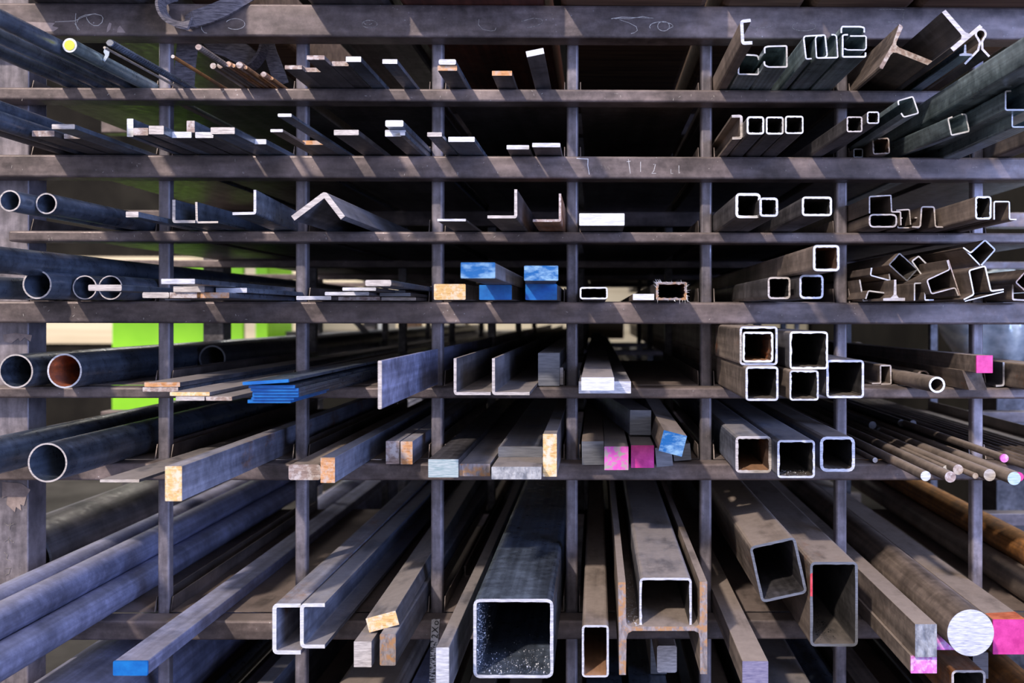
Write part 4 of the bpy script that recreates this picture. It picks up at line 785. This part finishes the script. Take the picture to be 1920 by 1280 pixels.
# yellow mark on the pipe (third visible marking) is paint on its surface: a small part
# ---- lifting sling over the top beam
def ribbon(bm, path, width, th, wd):
    prev = None; n = len(path)
    for i, p in enumerate(path):
        t = (path[min(i + 1, n - 1)] - path[max(i - 1, 0)]).normalized(); w = wd[i] - t * wd[i].dot(t); w.normalize(); nn = t.cross(w).normalized()
        ring = [bm.verts.new(p + w * a * width[i] / 2 + nn * b * th / 2) for a, b in ((-1, -1), (0, -1.25), (1, -1), (1, 1), (0, 1.25), (-1, 1))]
        if prev:
            for k in range(6): bm.faces.new((prev[k], prev[(k + 1) % 6], ring[(k + 1) % 6], ring[k]))
        else: bm.faces.new(ring)
        prev = ring
    bm.faces.new(prev[::-1])
def dense(path, width, wd, k=6):
    P, W, Dn = [], [], []
    for i in range(len(path) - 1):
        p0 = path[max(i - 1, 0)]; p1 = path[i]; p2 = path[i + 1]; p3 = path[min(i + 2, len(path) - 1)]
        for j in range(k):
            u = j / k; P.append(.5 * ((2 * p1) + (p2 - p0) * u + (2 * p0 - 5 * p1 + 4 * p2 - p3) * u * u + (3 * p1 - p0 - 3 * p2 + p3) * u ** 3))
            W.append(width[i] + (width[i + 1] - width[i]) * u + random.uniform(-.0006, .0006)); Dn.append(wd[i].lerp(wd[i + 1], u))
    P.append(path[-1]); W.append(width[-1]); Dn.append(wd[-1]); return P, W, Dn
bm = bmesh.new(); Yv = Vector((0, 1, 0)); Zv = Vector((.1, 0, 1))
fp = [at_y(330, -14, .03), at_y(308, -8, -.02), at_y(302, 12, -.028), at_y(312, 33, -.03), at_y(333, 44, -.032), at_y(356, 44, -.034)]
P, W, Dn = dense(fp, [.03, .034, .036, .036, .034, .030], [Yv, Yv, Yv + Zv * .1, Yv + Zv * .2, Yv + Zv * .4, Yv * .6 + Zv]); ribbon(bm, P, W, .005, Dn)
fp = [at_y(350, 42, -.012), at_y(366, 36, -.014), at_y(395, 26, -.013), at_y(425, 13, -.011), at_y(452, -2, -.006), at_y(480, -18, .01)]
P, W, Dn = dense(fp, [.026, .030, .032, .030, .026, .024], [Zv + Yv * .3, Zv, Zv, Zv, Zv, Zv + Yv * .5]); ribbon(bm, P, W, .007, Dn)
fp = [at_y(356, 15, .075), at_y(355, 60, .10), at_y(350, 100, .12), at_y(346, 140, .125), at_y(345, 160, .13)]
Xv = Vector((1, 0, 0)); P, W, Dn = dense(fp, [.040] * 5, [Xv] * 5); ribbon(bm, P, W, .005, Dn)
fp = [at_y(385, 40, .16), at_y(402, 78, .17), at_y(430, 90, .18), at_y(458, 104, .19), at_y(478, 116, .2)]
P, W, Dn = dense(fp, [.040, .040, .042, .044, .03], [Zv] * 5); ribbon(bm, P, W, .006, Dn)
fp = [at_y(497, 50, .17), at_y(495, 85, .175), at_y(488, 106, .18), at_y(472, 124, .19), at_y(452, 128, .2)]
P, W, Dn = dense(fp, [.04] * 5, [Yv] * 5); ribbon(bm, P, W, .005, Dn)
fp = [at_y(496, 60, .2), at_y(508, 100, .21), at_y(522, 140, .22), at_y(528, 158, .225)]
P, W, Dn = dense(fp, [.024, .026, .030, .030], [Xv] * 4); ribbon(bm, P, W, .005, Dn)
bmesh.ops.recalc_face_normals(bm, faces=bm.faces[:])
me = bpy.data.meshes.new('lifting_sling'); bm.to_mesh(me); bm.free(); o0 = at_y(350, 20, .03)
me.transform(Matrix.Translation(-o0)); sl = link('lifting_sling', me, ['webbing'], None, (o0.x, o0.y, o0.z + H))
tag(sl, 'worn grey webbing sling looped over the top beam and hanging behind it', 'sling')
# ---- printed strip hanging at the seventh beam
st = mesh_obj('printed_strip', *(lambda P: (P + [p + Vector((0, .001, 0)) for p in P], [(0, 1, 2, 3), (7, 6, 5, 4), (0, 4, 5, 1), (1, 5, 6, 2), (2, 6, 7, 3), (3, 7, 4, 0)]))([at_y(804, 1300, -.012), at_y(813, 1300, -.012), at_y(825, 1160, -.0011), at_y(809, 1160, -.0011)]), ['printed'])
tag(st, 'narrow printed metal strip with 2Xo hanging at the third post, before the seventh beam', 'strip')
tc = bpy.data.curves.new('printed_text', 'FONT'); tc.body = '2Xo'; tc.size = .017; tc.extrude = .0001; tc.space_character = 1.25
tmp = bpy.data.objects.new('tmp', tc); COL.objects.link(tmp); bpy.context.view_layer.update()
me = bpy.data.meshes.new_from_object(tmp); bpy.data.objects.remove(tmp)
tp = at_y(820.5, 1197, -.0052) ; to = link('printed_text', me, ['ink'], st)
bgp = mesh_obj('text_panel', *(lambda P: (P + [p + Vector((0, .0003, 0)) for p in P], [(0, 1, 2, 3), (7, 6, 5, 4), (0, 4, 5, 1), (1, 5, 6, 2), (2, 6, 7, 3), (3, 7, 4, 0)]))([at_y(807.5, 1200, -.0047), at_y(820.8, 1200, -.0047), at_y(824.5, 1161, -.0016), at_y(809.2, 1161, -.0016)]), ['printpale'])
bgp.parent = st; bgp.location = Vector(bgp.location) - Vector(st.location)
to.rotation_euler = (math.radians(90), math.radians(-86), 0)
to.location = Vector((tp.x, tp.y - .0006, tp.z + H)) - Vector(st.location)

# ---- stock lying above the top beam; overhang and gaps shaped to shade that beam
for (a, b_, mt, dsc, zz, yf) in ((755, 1022, 'redoxide', 'red brown painted section lying above the top beam, middle', .5805, -.088), (1052, 1322, 'timber', 'brown timber beam above the top beam, right of the red one', .5805, -.090),
                             (1350, 1500, 'timber', 'brown timber beam above the sixth bay', .5805, -.085), (1512, 1700, 'timber', 'dark timber beam above the seventh bay left part', .5805, -.092), (1708, 1990, 'timber', 'brown timber beam above the right end of rack', .5805, -.088),
                             (585, 738, 'dark', 'dark steel section in shadow above the top beam, left middle', .5805, -.085), (75, 285, 'dark', 'dark section above the top beam near the left column', .5805, -.090), (300, 400, 'timber', 'added timber beam out of view over the sling, shading the top beam', .634, -.16)):  # raised timber beam is added out of view, its shadow darkens the top beam
    p0, p1 = at_y(a, 0, .03).x, at_y(b_, 0, .03).x
    o = box('timber_beam' if mt == 'timber' else 'steel_section', p0, p1, yf, 4.0, zz, zz + .14, mt, bevel=.012)
    tag(o, dsc, 'beam')
# ================================================================== the building
def st_box(n, *a, **k): return box(n, *a, kind='structure', **k)
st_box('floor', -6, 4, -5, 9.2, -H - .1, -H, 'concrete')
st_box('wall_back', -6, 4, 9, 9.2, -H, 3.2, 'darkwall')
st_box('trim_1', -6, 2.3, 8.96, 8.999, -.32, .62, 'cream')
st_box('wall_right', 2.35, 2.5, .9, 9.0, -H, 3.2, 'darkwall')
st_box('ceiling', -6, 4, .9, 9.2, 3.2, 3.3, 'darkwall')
gc = bpy.data.objects.new('storage_cabinet', None); COL.objects.link(gc); gc.location = (-3.0, 5.3, 0); tag(gc, 'bright lime green machine cabinet seen behind the rack at left', 'cabinet')
def rel(o, p): o.parent = p; o.location = Vector(o.location) - Vector(p.location); return o
rel(box('body', -3.35, -2.60, 5.05, 5.6, -.95, .36, 'green', bevel=.01), gc)
rel(box('body', -2.56, -2.44, 5.05, 5.6, -.95, .36, 'green', bevel=.01), gc)
rel(box('panel', -2.44, -2.36, 5.06, 5.55, -.95, .34, 'cream', bevel=.005), gc)
rel(box('body', -2.36, -2.27, 5.05, 5.6, -.95, .36, 'green', bevel=.01), gc)
rel(box('plinth', -3.3, -2.3, 5.1, 5.55, -H, -.952, 'dark'), gc)
tb = box('work_table', -2.2, -.6, 5.2, 5.9, -.20, -.12, 'dark', bevel=.005)
for x in (-2.15, -.65):
    for y in (5.25, 5.85): rel(box('leg', x - .025, x + .025, y - .025, y + .025, -H, -.2015, 'dark'), tb)
tag(tb, 'dark work table far behind the rack, seen under the fifth beam', 'table')
for k, (x0, x1, h, mt, dsc) in enumerate(((-2.05, -1.72, .10, 'cream', 'cream box standing on the far table, left one'), (-1.66, -1.50, .13, 'cwhite', 'white box on the far table, second one'), (-1.42, -1.30, .08, 'timber', 'brown box on the far table, small'), (-1.22, -.95, .12, 'cream', 'cream box on the far table, rightmost'))):
    o = box('storage_box', x0, x1, 5.35, 5.6, -.119, -.12 + h, mt, bevel=.004); tag(o, dsc, 'box')
o = box('storage_box', -.055, .15, 3.55, 3.9, -.13 + .0, -.01, 'cream', bevel=.004); tag(o, 'cream carton lying deep inside the fifth bay on the bars', 'box')
# film wrapped bundle beyond the rack at right
bm = bmesh.new(); bmesh.ops.create_grid(bm, x_segments=40, y_segments=24, size=1)
x0, x1, z0, z1 = 1.13, 1.85, -.25, .20
for v in bm.verts:
    u, w = v.co.x, v.co.y; X = x0 + (u + 1) / 2 * (x1 - x0); a = (w + 1) * math.pi
    rr = .17 + .015 * math.sin(u * 19 + w * 6) + random.uniform(-.006, .006); e = max(.05, 1 - abs(u) ** 6)
    v.co = Vector((X, 1.42 - math.cos(a) * rr * e, -.02 + math.sin(a) * rr * e))
bmesh.ops.remove_doubles(bm, verts=bm.verts[:], dist=.003); bmesh.ops.recalc_face_normals(bm, faces=bm.faces[:])
me = bpy.data.meshes.new('wrapped_bundle'); bm.to_mesh(me); bm.free()
for p in me.polygons: p.use_smooth = True
me.transform(Matrix.Translation((-1.6, -1.42, .19))); wb = link('wrapped_bundle', me, ['film'], None, (1.6, 1.42, -.19 + H)); tag(wb, 'bundle wrapped in clear silvery plastic film behind the right end of rack', 'bundle')
tr = box('trestle', 1.3, 1.9, 1.35, 1.5, -H, -.19, 'dark'); tag(tr, 'dark trestle carrying the plastic wrapped bundle at right', 'trestle')

# ================================================================== light
w = bpy.data.worlds.new('world'); SC.world = w; w.use_nodes = True; t = w.node_tree; bg = t.nodes['Background']
tc_ = nd(t, 'ShaderNodeTexCoord'); sp = nd(t, 'ShaderNodeSeparateXYZ'); t.links.new(tc_.outputs['Generated'], sp.inputs[0])
mr = nd(t, 'ShaderNodeMapRange'); mr.inputs['From Min'].default_value = -1; t.links.new(sp.outputs['Z'], mr.inputs[0])
c = ramp(t, mr.outputs[0], [(.30, (.12, .11, .115)), (.50, (.44, .43, .50)), (.75, (.62, .60, .68))])
t.links.new(c, bg.inputs[0]); bg.inputs[1].default_value = 1.15
def light(name, ty, loc, direc, energy, col, **k):
    l = bpy.data.lights.new(name, ty); l.energy = energy; l.color = col
    for a, b_ in k.items(): setattr(l, a, b_)
    o = bpy.data.objects.new(name, l); COL.objects.link(o); o.location = (loc[0], loc[1], loc[2] + H); o.rotation_euler = Vector(direc).to_track_quat('-Z', 'Y').to_euler(); return o
light('sun', 'SUN', (-3, -4, 3), (.50, 1.0, -.80), 2.7, (1.0, .87, .76), angle=math.radians(2.2))
light('door_light', 'AREA', (3.4, -3.4, .7), (-.74, .75, -.20), 210, (.36, .50, 1.0), shape='RECTANGLE', size=2.4, size_y=2.4)
light('hall_light', 'AREA', (-2.0, 7.0, 2.6), (-.1, -.1, -1), 200, (1.0, .93, .82), shape='RECTANGLE', size=5, size_y=2)
light('added_bundle_fill', 'AREA', (2.2, 1.0, 1.5), (-.75, .35, -1.4), 45, (.85, .93, 1.0), shape='RECTANGLE', size=.6, size_y=.6)  # lamp added to brighten the film wrapped bundle, no source known there
light('hall_light', 'AREA', (-4.6, 3.2, 2.2), (.55, .55, -.6), 120, (1.0, .96, .90), shape='RECTANGLE', size=2, size_y=2)
vs_ = SC.view_settings; vs_.view_transform = 'Standard'; vs_.look = 'None'; vs_.gamma = 1; vs_.exposure = 0.22; vs_.use_curve_mapping = False
